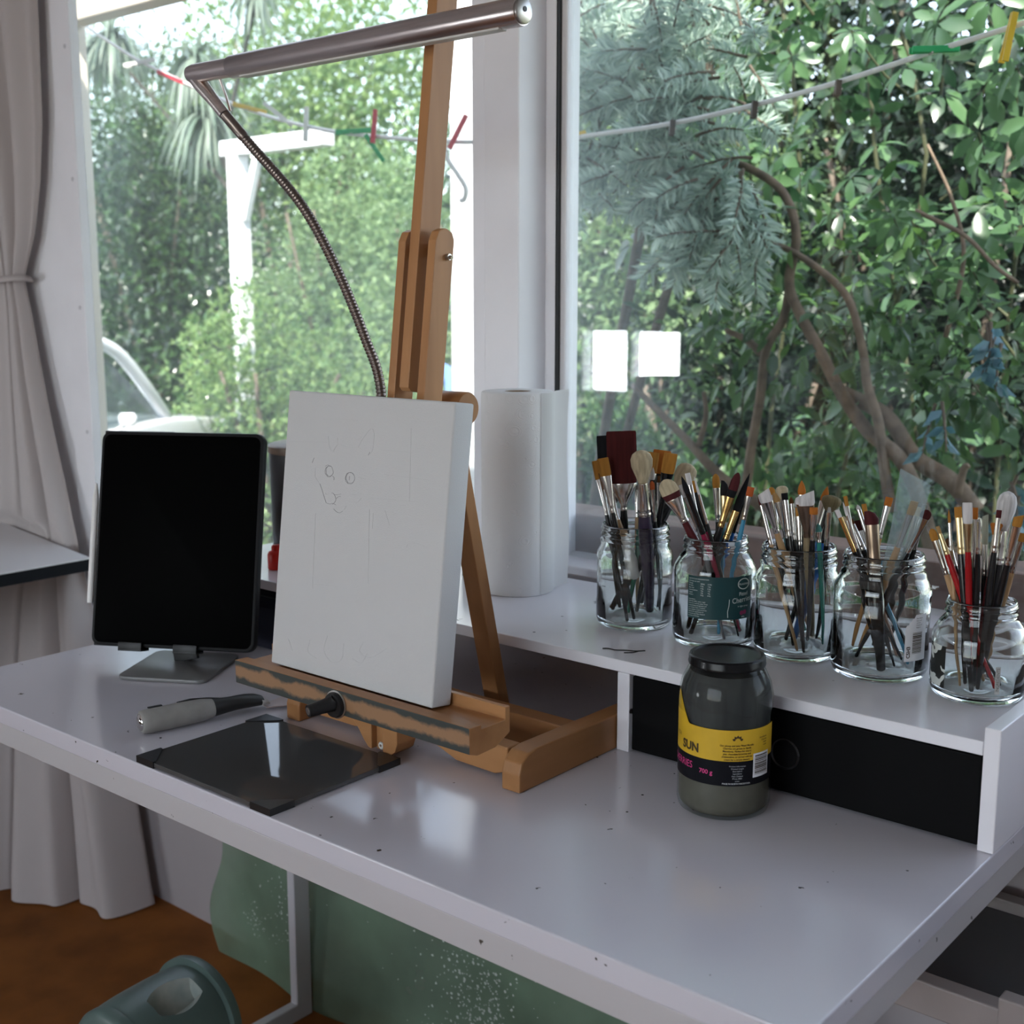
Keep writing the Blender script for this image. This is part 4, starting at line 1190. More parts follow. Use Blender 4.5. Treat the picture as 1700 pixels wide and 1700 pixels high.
def brush(base, tip, w, hd, shape, bcol, bl, fl_, fcol, hcol, label, group, jar, tip2=None, roll=0.0, thick=None, grip2=None):
    base, tip = Vector(base), Vector(tip)
    z = (tip - base).normalized(); L = (tip - base).length
    jx, jy = JARS[jar][:2]
    v = Vector((jx, jy, 0)).normalized(); r = Vector((v.y, -v.x, 0))
    x = (r - z * r.dot(z)).normalized(); y = z.cross(x)
    if roll:
        c, s_ = math.cos(roll), math.sin(roll)
        x, y = x * c + y * s_, y * c - x * s_
    root = empty('paintbrush', (0, 0, 0), label=label, cat='paintbrush', group=group)
    root.matrix_world = frame_M(base, x, y, z)
    rd = hd / 2 * 1.12
    t = thick or min(w * 0.45, hd * 0.75)
    hl = L - bl - fl_
    f0 = rd * 0.82
    bm = NB()
    secs = [(0, rd * 0.35, rd * 0.35), (0.0012, rd * 0.58, rd * 0.58), (hl * 0.3, rd * 0.70, rd * 0.70), (hl * 0.72, rd * 1.0, rd * 1.0), (hl * 0.88, rd * 0.98, rd * 0.98), (hl + 0.002, f0 * 0.96, f0 * 0.96)]
    if grip2: secs = grip2(hl, rd, f0)
    loft(bm, secs, 12)
    finish('handle', bm, HC[hcol], root, 60)
    bm = NB()
    fa, fq = w / 2 * (0.45 if shape in ('mop', 'fan') else 0.92), t / 2
    loft(bm, [(hl, f0 * 1.03, f0 * 1.03), (hl + fl_ * 0.07, f0 * 1.1, f0 * 1.1), (hl + fl_ * 0.10, f0 * 1.0, f0 * 1.0), (hl + fl_ * 0.15, f0 * 1.0, f0 * 1.0), (hl + fl_ * 0.18, f0 * 1.1, f0 * 1.1), (hl + fl_ * 0.22, f0 * 1.02, f0 * 1.02),
              (hl + fl_ * 0.55, (f0 + fa) / 2, (f0 + fq) / 2), (hl + fl_ * 0.98, fa * 1.03, fq * 1.03), (hl + fl_, fa, fq)], 16)
    finish('ferrule', bm, FC[fcol], root, 50)
    bm = NB()
    secs = bristle_secs(shape, bl, w, t)
    loft(bm, [(hl + fl_ - 0.0004 + s[0],) + tuple(s[1:]) for s in secs], 16)
    if tip2:    # differently coloured root of the bristles
        bz = tip2[1]
        for f in bm.faces:
            if f.calc_center_median().z < hl + fl_ + bl * bz: f.material_index = 1
        finish('bristles', bm, [BC[bcol], BC[tip2[0]]], root, 60)
    else:
        finish('bristles', bm, BC[bcol], root, 60)
    return root
BRUSHES = [  # jar, foot, tip, width, handle thickness, tip shape, tip colour, tip length, ferrule length, ferrule, handle, label, extras
    (1, (-0.8501, 1.2391, 0.864), (-0.8497, 1.2197, 1.093), 0.036, 0.009, 'flat', 'darkred', 0.064, 0.034, 's', 'black', 'widest brush with long dark red flat bristles in the wide-brush jar', {'thick': 0.012}),
    (1, (-0.8544, 1.2269, 0.864), (-0.8838, 1.2417, 1.0837), 0.03, 0.008, 'flat', 'black', 0.062, 0.034, 'k', 'black', 'wide brush with black flat bristles behind the dark red one in the wide-brush jar', {'thick': 0.01}),
    (1, (-0.818, 1.2435, 0.864), (-0.8077, 1.2004, 1.0749), 0.026, 0.016, 'mop', 'cream', 0.04, 0.042, 's', 'purple', 'paintbrush with a big round cream mop head in the wide-brush jar', {'thick': 0.016}),
    (1, (-0.8248, 1.2035, 0.864), (-0.8896, 1.2251, 1.0535), 0.012, 0.006, 'flat', 'amber', 0.024, 0.045, 's', 'black', 'leftmost paintbrush with a narrow amber flat tip in the wide-brush jar', {'thick': 0.006}),
    (1, (-0.8217, 1.2129, 0.864), (-0.8578, 1.1934, 1.0622), 0.014, 0.006, 'flat', 'amber', 0.022, 0.045, 's', 'black', 'amber flat paintbrush half hidden left of the dark red brush in the wide-brush jar', {}),
    (1, (-0.8068, 1.222, 0.864), (-0.873, 1.2174, 1.0417), 0.014, 0.006, 'flat', 'brown', 0.021, 0.04, 's', 'wood', 'brown flat paintbrush whose wooden handle ends in a white bulb in the wide-brush jar', {'grip': 'bulb'}),
    (1, (-0.8303, 1.2314, 0.864), (-0.8332, 1.2859, 1.0649), 0.022, 0.008, 'flat', 'orange', 0.03, 0.038, 'k', 'black', 'wide orange flat paintbrush with a black ferrule in the wide-brush jar', {}),
    (1, (-0.8372, 1.2224, 0.864), (-0.8364, 1.268, 1.0641), 0.018, 0.007, 'flat', 'amber', 0.026, 0.04, 's', 'green', 'amber flat paintbrush behind the round cream mop in the wide-brush jar', {}),
    (1, (-0.8426, 1.261, 0.864), (-0.7798, 1.2216, 1.0715), 0.016, 0.007, 'flat', 'amber', 0.026, 0.04, 'k', 'black', 'amber flat paintbrush right of the wide orange one in the wide-brush jar', {}),
    (1, (-0.8074, 1.2524, 0.864), (-0.8046, 1.2198, 1.0368), 0.006, 0.005, 'filbert', 'red_orange', 0.011, 0.04, 's', 'black', 'short paintbrush with a tiny orange tip below the cream mop in the wide-brush jar', {}),
    (1, (-0.8296, 1.2491, 0.864), (-0.8056, 1.2233, 1.0528), 0.006, 0.005, 'point', 'white', 0.016, 0.036, 'k', 'navy', 'slim paintbrush with a pointed white tip beside the cream mop in the wide-brush jar', {}),
    (1, (-0.8131, 1.2586, 0.864), (-0.8159, 1.2523, 1.0379), 0.006, 0.006, 'round', 'brown', 0.008, 0.045, 's', 'black', 'paintbrush with a long silver ferrule and stubby brown tip in the wide-brush jar', {}),
    (1, (-0.8612, 1.2171, 0.864), (-0.7923, 1.2861, 1.0511), 0.026, 0.012, 'mop', 'cream', 0.036, 0.016, 'k', 'black', 'fluffy cream mop brush leaning right out of the wide-brush jar', {'thick': 0.014}),
    (1, (-0.8389, 1.2452, 0.864), (-0.8508, 1.2578, 1.0229), 0.007, 0.006, 'round', 'grey', 0.006, 0.034, 's', 'wood', 'short paintbrush with worn grey tip in front of the red bristles in the wide-brush jar', {}),
    (2, (-0.6925, 1.2453, 0.864), (-0.7662, 1.1863, 1.0456), 0.022, 0.01, 'filbert', 'cream', 0.025, 0.03, 's', 'maroon', 'paintbrush with a wide cream filbert tip leaning left in the green labelled jar', {'thick': 0.009, 'tip2': ('maroon', 0.18)}),
    (2, (-0.6987, 1.2542, 0.864), (-0.7678, 1.1993, 1.0355), 0.007, 0.007, 'point', 'black', 0.012, 0.03, 'k', 'black', 'all black paintbrush at the left edge in the green labelled jar', {}),
    (2, (-0.7098, 1.2557, 0.864), (-0.7679, 1.229, 1.0356), 0.01, 0.006, 'flat', 'white', 0.016, 0.05, 's', 'wood', 'wooden handled paintbrush with a white flat tip in the green labelled jar', {}),
    (2, (-0.6869, 1.2355, 0.864), (-0.7373, 1.1772, 1.0534), 0.007, 0.007, 'point', 'black', 0.022, 0.05, 'k', 'crimson', 'crimson handled paintbrush with a black pointed tip in the green labelled jar', {}),
    (2, (-0.7038, 1.259, 0.864), (-0.7568, 1.2281, 1.0396), 0.009, 0.006, 'flat', 'amber', 0.014, 0.048, 'k', 'crimson', 'crimson handled paintbrush with an amber flat tip in the green labelled jar', {}),
    (2, (-0.6848, 1.2252, 0.864), (-0.7252, 1.1842, 1.0537), 0.003, 0.004, 'point', 'white', 0.022, 0.035, 's', 'black', 'very thin white liner brush with a black handle in the green labelled jar', {}),
    (2, (-0.7263, 1.2616, 0.864), (-0.7368, 1.2508, 1.0482), 0.009, 0.007, 'filbert', 'amber', 0.017, 0.04, 's', 'black', 'upright paintbrush with a rounded amber tip and silver ferrule in the green labelled jar', {}),
    (2, (-0.7054, 1.2143, 0.864), (-0.7155, 1.2366, 1.044), 0.01, 0.006, 'dagger', 'black', 0.018, 0.024, 'p', 'lightblue', 'light blue handled paintbrush with a slanted black dagger tip in the green labelled jar', {}),
    (2, (-0.744, 1.2051, 0.864), (-0.6889, 1.2193, 1.0573), 0.011, 0.008, 'filbert', 'maroon', 0.03, 0.036, 'g', 'black', 'gold ferruled paintbrush with a dark red pointed oval tip in the green labelled jar', {'tip2': ('black', 0.42)}),
    (2, (-0.733, 1.1971, 0.864), (-0.6856, 1.2393, 1.0547), 0.009, 0.008, 'point', 'black', 0.046, 0.034, 'g', 'black', 'gold ferruled paintbrush with a long black pointed tip leaning right in the green labelled jar', {}),
    (2, (-0.7413, 1.2409, 0.864), (-0.6931, 1.2421, 1.0274), 0.005, 0.005, 'point', 'black', 0.016, 0.03, 'k', 'blue', 'small black pointed paintbrush with a blue handle in the green labelled jar', {}),
    (2, (-0.7118, 1.224, 0.864), (-0.6786, 1.2305, 1.0406), 0.008, 0.005, 'flat', 'red_orange', 0.011, 0.028, 's', 'lightblue', 'paintbrush with a short bright orange flat tip at the right in the green labelled jar', {}),
    (2, (-0.6938, 1.2074, 0.864), (-0.7444, 1.2011, 1.0536), 0.006, 0.005, 'flat', 'white', 0.014, 0.04, 's', 'grey', 'grey handled paintbrush with a small white tip in the green labelled jar', {}),
    (3, (-0.616, 1.2713, 0.864), (-0.6378, 1.1831, 1.0449), 0.014, 0.007, 'angle', 'white', 0.013, 0.04, 's', 'wood', 'wooden handled paintbrush with a slanted white tip in the unlabelled jar', {}),
    (3, (-0.6163, 1.2245, 0.864), (-0.6734, 1.2672, 1.0368), 0.008, 0.006, 'filbert', 'amber', 0.01, 0.04, 's', 'black', 'paintbrush with a small domed amber tip left of the cream dome in the unlabelled jar', {}),
    (3, (-0.6258, 1.2627, 0.864), (-0.6482, 1.2435, 1.0434), 0.014, 0.008, 'mop', 'cream', 0.015, 0.045, 's', 'black', 'paintbrush with a cream dome tip in the unlabelled jar', {'thick': 0.011}),
    (3, (-0.6266, 1.2747, 0.864), (-0.6601, 1.2569, 1.0331), 0.011, 0.006, 'flat', 'tan', 0.011, 0.042, 's', 'teal', 'teal handled paintbrush with a tan flat tip in the unlabelled jar', {}),
    (3, (-0.5996, 1.2172, 0.864), (-0.6341, 1.2241, 1.039), 0.007, 0.005, 'flat', 'black', 0.008, 0.04, 's', 'black', 'thin paintbrush with a black flat tip next to the cream dome in the unlabelled jar', {}),
    (3, (-0.6047, 1.2279, 0.864), (-0.6311, 1.2341, 1.0341), 0.005, 0.005, 'point', 'brown', 0.008, 0.04, 's', 'black', 'thin paintbrush with a dark brown tip behind the middle in the unlabelled jar', {}),
    (3, (-0.6129, 1.2385, 0.864), (-0.621, 1.2384, 1.0526), 0.009, 0.006, 'point', 'orange', 0.016, 0.036, 's', 'black', 'tallest paintbrush with an amber flame shaped tip in the unlabelled jar', {}),
    (3, (-0.6098, 1.2599, 0.864), (-0.5998, 1.2044, 1.0435), 0.02, 0.009, 'angle', 'white', 0.013, 0.038, 'b', 'khaki', 'khaki handled paintbrush with the widest white square tip in the unlabelled jar', {'tip2': ('brown', 0.05)}),
    (3, (-0.6032, 1.2226, 0.864), (-0.6189, 1.2295, 1.0239), 0.007, 0.005, 'flat', 'amber', 0.01, 0.032, 's', 'black', 'low paintbrush with amber tip left of the wide white one in the unlabelled jar', {}),
    (3, (-0.6082, 1.244, 0.864), (-0.5915, 1.21, 1.0294), 0.009, 0.006, 'flat', 'orange', 0.008, 0.03, 's', 'black', 'low paintbrush with amber square tip right of the wide white one in the unlabelled jar', {}),
    (3, (-0.6297, 1.2308, 0.864), (-0.6188, 1.2983, 1.0392), 0.009, 0.007, 'point', 'orange', 0.018, 0.036, 's', 'black', 'paintbrush with a long orange oval tip leaning right in the unlabelled jar', {}),
    (3, (-0.6233, 1.2395, 0.864), (-0.5957, 1.2643, 1.0353), 0.022, 0.012, 'mop', 'khaki', 0.018, 0.036, 'k', 'blue', 'blue handled paintbrush with a round khaki mop in the unlabelled jar', {'thick': 0.015}),
    (3, (-0.6073, 1.2167, 0.864), (-0.6589, 1.2114, 1.038), 0.005, 0.005, 'point', 'maroon', 0.014, 0.045, 's', 'wood', 'thin paintbrush with a dark red tip at the left edge in the unlabelled jar', {}),
    (3, (-0.6285, 1.2689, 0.864), (-0.6353, 1.254, 1.0298), 0.004, 0.004, 'point', 'white', 0.01, 0.04, 's', 'black', 'very thin paintbrush with a white tip behind the wide white one in the unlabelled jar', {}),
    (3, (-0.5898, 1.2472, 0.864), (-0.5917, 1.222, 1.0106), 0.008, 0.005, 'point', 'teal', 0.01, 0.012, 's', 'teal', 'short teal paintbrush with a teal pointed tip in the unlabelled jar', {}),
    (3, (-0.6007, 1.2538, 0.864), (-0.5838, 1.2316, 1.0274), 0.006, 0.006, 'round', 'grey', 0.006, 0.038, 's', 'black', 'paintbrush with a plain grey tip under the khaki mop in the unlabelled jar', {}),
    (4, (-0.4959, 1.2387, 0.864), (-0.558, 1.1944, 1.0325), 0.005, 0.005, 'flat', 'white', 0.009, 0.04, 'g', 'black', 'thin gold ferruled paintbrush with a white flat tip in the barcode jar', {}),
    (4, (-0.5207, 1.2628, 0.864), (-0.5627, 1.2212, 1.0219), 0.005, 0.005, 'point', 'cream', 0.006, 0.04, 's', 'black', 'thin paintbrush with a tiny cream tip in the barcode jar', {}),
    (4, (-0.4976, 1.2217, 0.864), (-0.5517, 1.1942, 1.042), 0.003, 0.004, 'point', 'white', 0.016, 0.036, 's', 'black', 'very thin white liner brush leaning left in the barcode jar', {}),
    (4, (-0.5215, 1.2316, 0.864), (-0.5583, 1.2137, 1.0447), 0.004, 0.004, 'flat', 'amber', 0.011, 0.044, 's', 'black', 'thin paintbrush with a narrow amber tip at the left in the barcode jar', {}),
    (4, (-0.5037, 1.2455, 0.864), (-0.5611, 1.2543, 1.013), 0.01, 0.008, 'flat', 'maroon', 0.012, 0.036, 's', 'pinkwood', 'pinkish wood handled paintbrush with dark reddish flat tip in the barcode jar', {}),
    (4, (-0.487, 1.2344, 0.864), (-0.5581, 1.2441, 1.0318), 0.005, 0.005, 'point', 'white', 0.006, 0.04, 's', 'lightblue', 'light blue handled paintbrush with a long slim silver ferrule in the barcode jar', {}),
    (4, (-0.5085, 1.2382, 0.864), (-0.5402, 1.2205, 1.0374), 0.005, 0.005, 'flat', 'amber', 0.013, 0.03, 's', 'black', 'slim paintbrush with an amber stick tip beside the dagger brush in the barcode jar', {}),
    (4, (-0.5059, 1.2063, 0.864), (-0.5253, 1.2054, 1.0333), 0.015, 0.014, 'dagger', 'maroon', 0.014, 0.05, 'b', 'black', 'thickest brush with a slanted dark red tip and bronze ferrule in the barcode jar', {'thick': 0.011}),
    (4, (-0.5582, 1.2432, 0.864), (-0.5345, 1.273, 1.0385), 0.008, 0.006, 'flat', 'orange', 0.01, 0.036, 's', 'orangewood', 'orange wood handled paintbrush with a short orange flat tip in the barcode jar', {}),
    (4, (-0.5499, 1.2442, 0.864), (-0.4756, 1.1955, 1.0499), 0.008, 0.007, 'flat', 'tan', 0.016, 0.04, 's', 'orangewood', 'wooden handled paintbrush inside the clear plastic sleeve in the barcode jar', {}),
    (4, (-0.5418, 1.2649, 0.864), (-0.4939, 1.257, 1.0338), 0.009, 0.007, 'flat', 'cream', 0.01, 0.036, 's', 'black', 'paintbrush with a cream flat tip right of the plastic sleeve in the barcode jar', {}),
    (4, (-0.5284, 1.2716, 0.864), (-0.4798, 1.2351, 1.0413), 0.006, 0.006, 'flat', 'grey', 0.011, 0.042, 's', 'black', 'paintbrush with a grey flat tip right of the plastic sleeve in the barcode jar', {}),
    (4, (-0.5411, 1.2178, 0.864), (-0.4704, 1.2182, 1.0389), 0.011, 0.006, 'filbert', 'maroon', 0.01, 0.04, 's', 'black', 'rightmost paintbrush with a dark red rounded tip in the barcode jar', {}),
    (4, (-0.487, 1.2494, 0.864), (-0.5635, 1.2398, 1.0154), 0.006, 0.007, 'flat', 'brown', 0.006, 0.03, 's', 'black', 'low paintbrush with a stubby brown tip in the barcode jar', {}),
    (5, (-0.3891, 1.225, 0.864), (-0.4792, 1.2349, 1.022), 0.003, 0.005, 'point', 'grey', 0.012, 0.042, 's', 'black', 'thin grey liner brush leaning far left in the short end jar', {}),
    (5, (-0.4065, 1.2264, 0.864), (-0.4643, 1.2132, 1.0212), 0.008, 0.006, 'filbert', 'amber', 0.013, 0.036, 's', 'wood', 'wooden handled paintbrush with an amber round tip leaning left in the short end jar', {}),
    (5, (-0.3913, 1.2158, 0.864), (-0.4549, 1.2041, 1.026), 0.004, 0.006, 'flat', 'tan', 0.008, 0.022, 'p', 'red', 'red handled paintbrush leaning left in the short end jar', {}),
    (5, (-0.4043, 1.2369, 0.864), (-0.4589, 1.2431, 1.0075), 0.006, 0.005, 'filbert', 'brown', 0.01, 0.02, 's', 'black', 'low paintbrush with a brown tip behind the leaning red handle in the short end jar', {}),
    (5, (-0.4224, 1.2029, 0.864), (-0.4504, 1.22, 1.0415), 0.003, 0.004, 'point', 'amber', 0.014, 0.028, 's', 'wood', 'thin amber liner brush with bright silver ferrule standing upright in the short end jar', {}),
    (5, (-0.4084, 1.1973, 0.864), (-0.4375, 1.2089, 1.0468), 0.007, 0.007, 'flat', 'amber', 0.011, 0.036, 'p', 'black', 'paintbrush with amber flat tip left of the upright red handle in the short end jar', {}),
    (5, (-0.4198, 1.2096, 0.864), (-0.4365, 1.2229, 1.0347), 0.005, 0.006, 'round', 'grey', 0.004, 0.034, 's', 'black', 'paintbrush with a worn grey stub tip in the short end jar', {}),
    (5, (-0.4207, 1.2287, 0.864), (-0.4142, 1.1691, 1.0585), 0.009, 0.006, 'flat', 'white', 0.022, 0.03, 'p', 'red', 'red handled paintbrush with a tall white flat tip standing upright in the short end jar', {}),
    (5, (-0.427, 1.2537, 0.864), (-0.4338, 1.244, 1.042), 0.008, 0.007, 'flat', 'orange', 0.012, 0.05, 's', 'black', 'paintbrush with orange flat tip right of the tall white one in the short end jar', {}),
    (5, (-0.4104, 1.2103, 0.864), (-0.4102, 1.1917, 1.0401), 0.004, 0.005, 'round', 'grey', 0.003, 0.032, 's', 'black', 'thin paintbrush with a long silver ferrule and no visible bristles in the short end jar', {}),
    (5, (-0.4158, 1.2509, 0.864), (-0.4228, 1.2466, 1.0349), 0.006, 0.006, 'angle', 'crust', 0.03, 0.032, 's', 'black', 'brush with a tall paint-crusted tip in the short end jar', {}),
    (5, (-0.4129, 1.2167, 0.864), (-0.4044, 1.2264, 1.0319), 0.012, 0.006, 'fan', 'orange', 0.012, 0.042, 's', 'maroon', 'paintbrush with a small amber fan tip and shiny ferrule in the short end jar', {}),
    (5, (-0.4053, 1.2049, 0.864), (-0.3956, 1.2042, 1.0489), 0.005, 0.006, 'flat', 'maroon', 0.008, 0.034, 's', 'black', 'paintbrush with a narrow dark red tip beside the white mop in the short end jar', {}),
    (5, (-0.4135, 1.2305, 0.864), (-0.4024, 1.2495, 1.0611), 0.019, 0.012, 'mop', 'white', 0.04, 0.034, 's', 'black', 'paintbrush with a tall white mop head in the short end jar', {'thick': 0.017}),
    (5, (-0.4162, 1.2412, 0.864), (-0.4022, 1.2582, 1.0418), 0.006, 0.006, 'flat', 'amber', 0.008, 0.04, 's', 'black', 'paintbrush with amber tip just right of the white mop in the short end jar', {}),
    (5, (-0.4111, 1.222, 0.864), (-0.3754, 1.1999, 1.0459), 0.009, 0.007, 'angle', 'amber', 0.011, 0.04, 's', 'black', 'paintbrush with a slanted amber tip leaning right in the short end jar', {}),
    (5, (-0.4214, 1.2604, 0.864), (-0.384, 1.2439, 1.0216), 0.006, 0.006, 'flat', 'amber', 0.009, 0.034, 's', 'wood', 'rightmost paintbrush with a pale wooden handle in the short end jar', {}),
    (5, (-0.421, 1.2351, 0.864), (-0.4342, 1.232, 1.0313), 0.006, 0.006, 'point', 'black', 0.01, 0.03, 's', 'black', 'paintbrush with a small black pointed tip behind the red handle in the short end jar', {}),
]
GN = {1: 'brushes in the jar beside the paper towel', 2: 'brushes in the green labelled jar', 3: 'brushes in the unlabelled jar', 4: 'brushes in the barcode jar', 5: 'brushes in the short jar'}
def bulb(hl, rd, f0):
    return [(0.055, 0.002, 0.002), (0.058, 0.0062, 0.0062), (0.075, 0.0085, 0.0085), (0.090, 0.0072, 0.0072), (0.104, 0.0046, 0.0046), (0.112, 0.0042, 0.0042), (hl * 0.85, 0.0040, 0.0040), (hl + 0.002, f0 * 0.96, f0 * 0.96)]
for j, base, tip, w, hd, sh, bc, bl, fl_, fc, hc, lab, ex in BRUSHES:
    ex = dict(ex)
    g = ex.pop('grip', None)
    if g: ex['grip2'] = bulb
    o = brush(base, tip, w, hd, sh, bc, bl, fl_, fc, hc, lab, GN[j], j, **ex)
    if g:
        h = [c for c in o.children if c.name.startswith('handle')][0]
        h.data.materials.append(FC['w'])
        for p in h.data.polygons:
            if p.center.z < 0.104: p.material_index = 1

# ------------------------------------------------------------------ plastic sleeve round one brush
bs = [b for b in BRUSHES if 'inside the clear plastic sleeve' in b[11]][0]
b0, t0 = Vector(bs[1]), Vector(bs[2])
zd = (t0 - b0).normalized()
v4 = Vector((JARS[4][0], JARS[4][1], 0)).normalized(); r4 = Vector((v4.y, -v4.x, 0))
xd = (r4 - zd * r4.dot(zd)).normalized(); yd = zd.cross(xd)
Lb = (t0 - b0).length
Msl = frame_M(b0, xd, yd, zd)
bm = NB()
ringz = [(Lb * 0.52, 0.0065, 0.0058), (Lb * 0.62, 0.0085, 0.0058), (Lb * 0.72, 0.0110, 0.0056), (Lb * 0.84, 0.0135, 0.0052), (Lb * 0.97, 0.0150, 0.0040, -0.003, 0), (Lb * 1.08, 0.0160, 0.0022, -0.006, 0, -0.15), (Lb * 1.13, 0.0165, 0.0008, -0.0075, 0, -0.30)]
loft(bm, ringz, 24, Msl, caps=False)
SLEEVE = thin_glass('clear_plastic_sleeve', (0.86, 0.90, 0.91), 1.45, haze=0.22, haze_col=(0.62, 0.72, 0.74), rough=0.08)
tag(finish('plastic_sleeve', bm, SLEEVE, None, 60), 'clear plastic sleeve slipped over a brush in the barcode jar', 'sleeve')

# ------------------------------------------------------------------ paper towel roll
TX, TY = -1.063, 1.283
towel = empty('paper_towel_roll', (TX, TY, HZ), label='white embossed paper towel roll standing on the hutch by the pillar', cat='paper towel')
m, nt, b = new_mat('embossed_paper')
b.inputs['Base Color'].default_value = (0.90, 0.89, 0.88, 1); b.inputs['Roughness'].default_value = 0.9
b.inputs['Specular IOR Level'].default_value = 0.1
tc = nt.nodes.new('ShaderNodeTexCoord')
vo = nt.nodes.new('ShaderNodeTexVoronoi'); vo.inputs['Scale'].default_value = 38; vo.feature = 'F1'
nt.links.new(tc.outputs['Object'], vo.inputs['Vector'])
mt = nt.nodes.new('ShaderNodeMath'); mt.operation = 'MULTIPLY'; mt.inputs[1].default_value = 160
nt.links.new(vo.outputs['Distance'], mt.inputs[0])
sn = nt.nodes.new('ShaderNodeMath'); sn.operation = 'SINE'; nt.links.new(mt.outputs[0], sn.inputs[0])
nz = nt.nodes.new('ShaderNodeTexNoise'); nz.inputs['Scale'].default_value = 420
nt.links.new(tc.outputs['Object'], nz.inputs['Vector'])
ad = nt.nodes.new('ShaderNodeMath'); ad.operation = 'MULTIPLY_ADD'; ad.inputs[1].default_value = 1.2
nt.links.new(nz.outputs['Fac'], ad.inputs[0]); nt.links.new(sn.outputs[0], ad.inputs[2])
bp = nt.nodes.new('ShaderNodeBump'); bp.inputs['Strength'].default_value = 0.28; bp.inputs['Distance'].default_value = 0.0009
nt.links.new(ad.outputs[0], bp.inputs['Height']); nt.links.new(bp.outputs[0], b.inputs['Normal'])
PAPER = m
TR, THh = 0.0490, 0.272
bm = NB()
lathe(bm, [(0.0185, 0.0), (TR - 0.001, 0.0), (TR, 0.001), (TR, THh - 0.002), (TR - 0.002, THh), (0.0185, THh)], 96, (TX, TY, HZ + 0.0004), closed=True)
at_par(finish('paper_wound', bm, PAPER, None, 50), towel)
bm = NB()
lathe(bm, [(0.0172, 0.0005), (0.0184, 0.0005), (0.0184, THh - 0.0008), (0.0172, THh - 0.0008)], 60, (TX, TY, HZ + 0.0004), closed=True)
at_par(finish('cardboard_core', bm, mat('brown_cardboard', (0.26, 0.16, 0.075), 0.8), None, 50), towel)
rr4 = Vector((0.767, 0.641, 0)); vv = Vector((-0.641, 0.767, 0))
bm = NB(); prev = None
sheet = []
for k in range(15):
    t = k / 14
    if t < 0.45:
        a = -0.9 + t / 0.45 * 0.92
        q = Vector((TX, TY, 0)) + (rr4 * math.cos(a) + vv * math.sin(a)) * (TR + 0.0006 + 0.0006 * t)
    else:
        u = (t - 0.45) / 0.55
        q = Vector((TX, TY, 0)) + rr4 * (TR + 0.0009 + 0.020 * u ** 1.4) + vv * (0.001 + 0.030 * u)
    sheet.append(q)
cols_ = []
for k, q in enumerate(sheet):
    t = k / 14
    col_ = []
    for j2 in range(13):
        zz = HZ + 0.0012 + (THh - 0.001) * j2 / 12
        w = max(0, t - 0.5) * 0.004 * math.sin(j2 * 0.55)
        col_.append(bm.verts.new((q.x + rr4.x * w, q.y + rr4.y * w, zz)))
    cols_.append(col_)
for k in range(14):
    for j2 in range(12):
        bm.faces.new((cols_[k][j2], cols_[k + 1][j2], cols_[k + 1][j2 + 1], cols_[k][j2 + 1]))
m, nt, b2 = new_mat('single_paper_sheet')
b2.inputs['Base Color'].default_value = (0.82, 0.81, 0.80, 1); b2.inputs['Roughness'].default_value = 0.9
t = nt.nodes.new('ShaderNodeBsdfTranslucent'); t.inputs[0].default_value = (0.8, 0.8, 0.78, 1)
mx = nt.nodes.new('ShaderNodeMixShader'); mx.inputs[0].default_value = 0.4
nt.links.new(b2.outputs[0], mx.inputs[1]); nt.links.new(t.outputs[0], mx.inputs[2]); nt.links.new(mx.outputs[0], nt.nodes['Material Output'].inputs[0])
at_par(finish('loose_sheet', bm, m, None, 180), towel)

# ------------------------------------------------------------------ small things at the back
tin = empty('storage_tin', (-1.462, 1.285, HZ), label='black storage tin with a brown rim behind the tablet and canvas', cat='tin')
bm = NB(); lathe(bm, [(0, 0.0005), (0.076, 0.0005), (0.078, 0.003), (0.0805, 0.160), (0, 0.160)], 48, (-1.462, 1.285, HZ)); at_par(finish('body', bm, mat('black_tin', (0.012, 0.012, 0.014), 0.35), None, 50), tin)
bm = NB(); lathe(bm, [(0.077, 0.1603), (0.082, 0.1603), (0.0825, 0.163), (0.082, 0.170), (0.079, 0.1725), (0.0, 0.1725)], 48, (-1.462, 1.285, HZ)); at_par(finish('lid', bm, mat('brown_tin_lid', (0.16, 0.10, 0.06), 0.4, noise=0.3, nscale=40), None, 40), tin)
bm = NB()
lathe(bm, [(0, 0), (0.013, 0), (0.014, 0.002), (0.014, 0.022), (0.012, 0.026), (0.008, 0.028), (0.008, 0.034), (0.006, 0.036), (0, 0.036)], 24, (-1.418, 1.155, HZ + 0.0003))
tag(finish('bottle_cap', bm, mat('red_plastic', (0.60, 0.018, 0.010), 0.35), None, 40), 'small red plastic bottle cap on the hutch between tablet and canvas', 'cap')
pb_ = empty('paint_tub', (-1.158, 1.31, HZ), label='small white tub with a green leaf label behind the easel strut', cat='tub')
bm = NB(); lathe(bm, [(0, 0.0004), (0.023, 0.0004), (0.0240, 0.002), (0.0240, 0.052), (0.0225, 0.055), (0, 0.055)], 36, (-1.158, 1.31, HZ)); at_par(finish('body', bm, mat('white_tub', (0.66, 0.68, 0.66), 0.4), None, 50), pb_)
bm = NB()
Wt = Wrap(-1.158, 1.31, 0.0243)
Wt.patch(bm, -0.030, 0.030, HZ + 0.0025, HZ + 0.0085, 0.0, 0, 20)
Wt.patch(bm, -0.030, 0.030, HZ + 0.036, HZ + 0.050, 0.0, 1, 20)
Wt.text(bm, 'No', 0.006, HZ + 0.026, 0.005, 0.0002, 2); Wt.text(bm, 'Fresh', 0.002, HZ + 0.017, 0.005, 0.0002, 2)
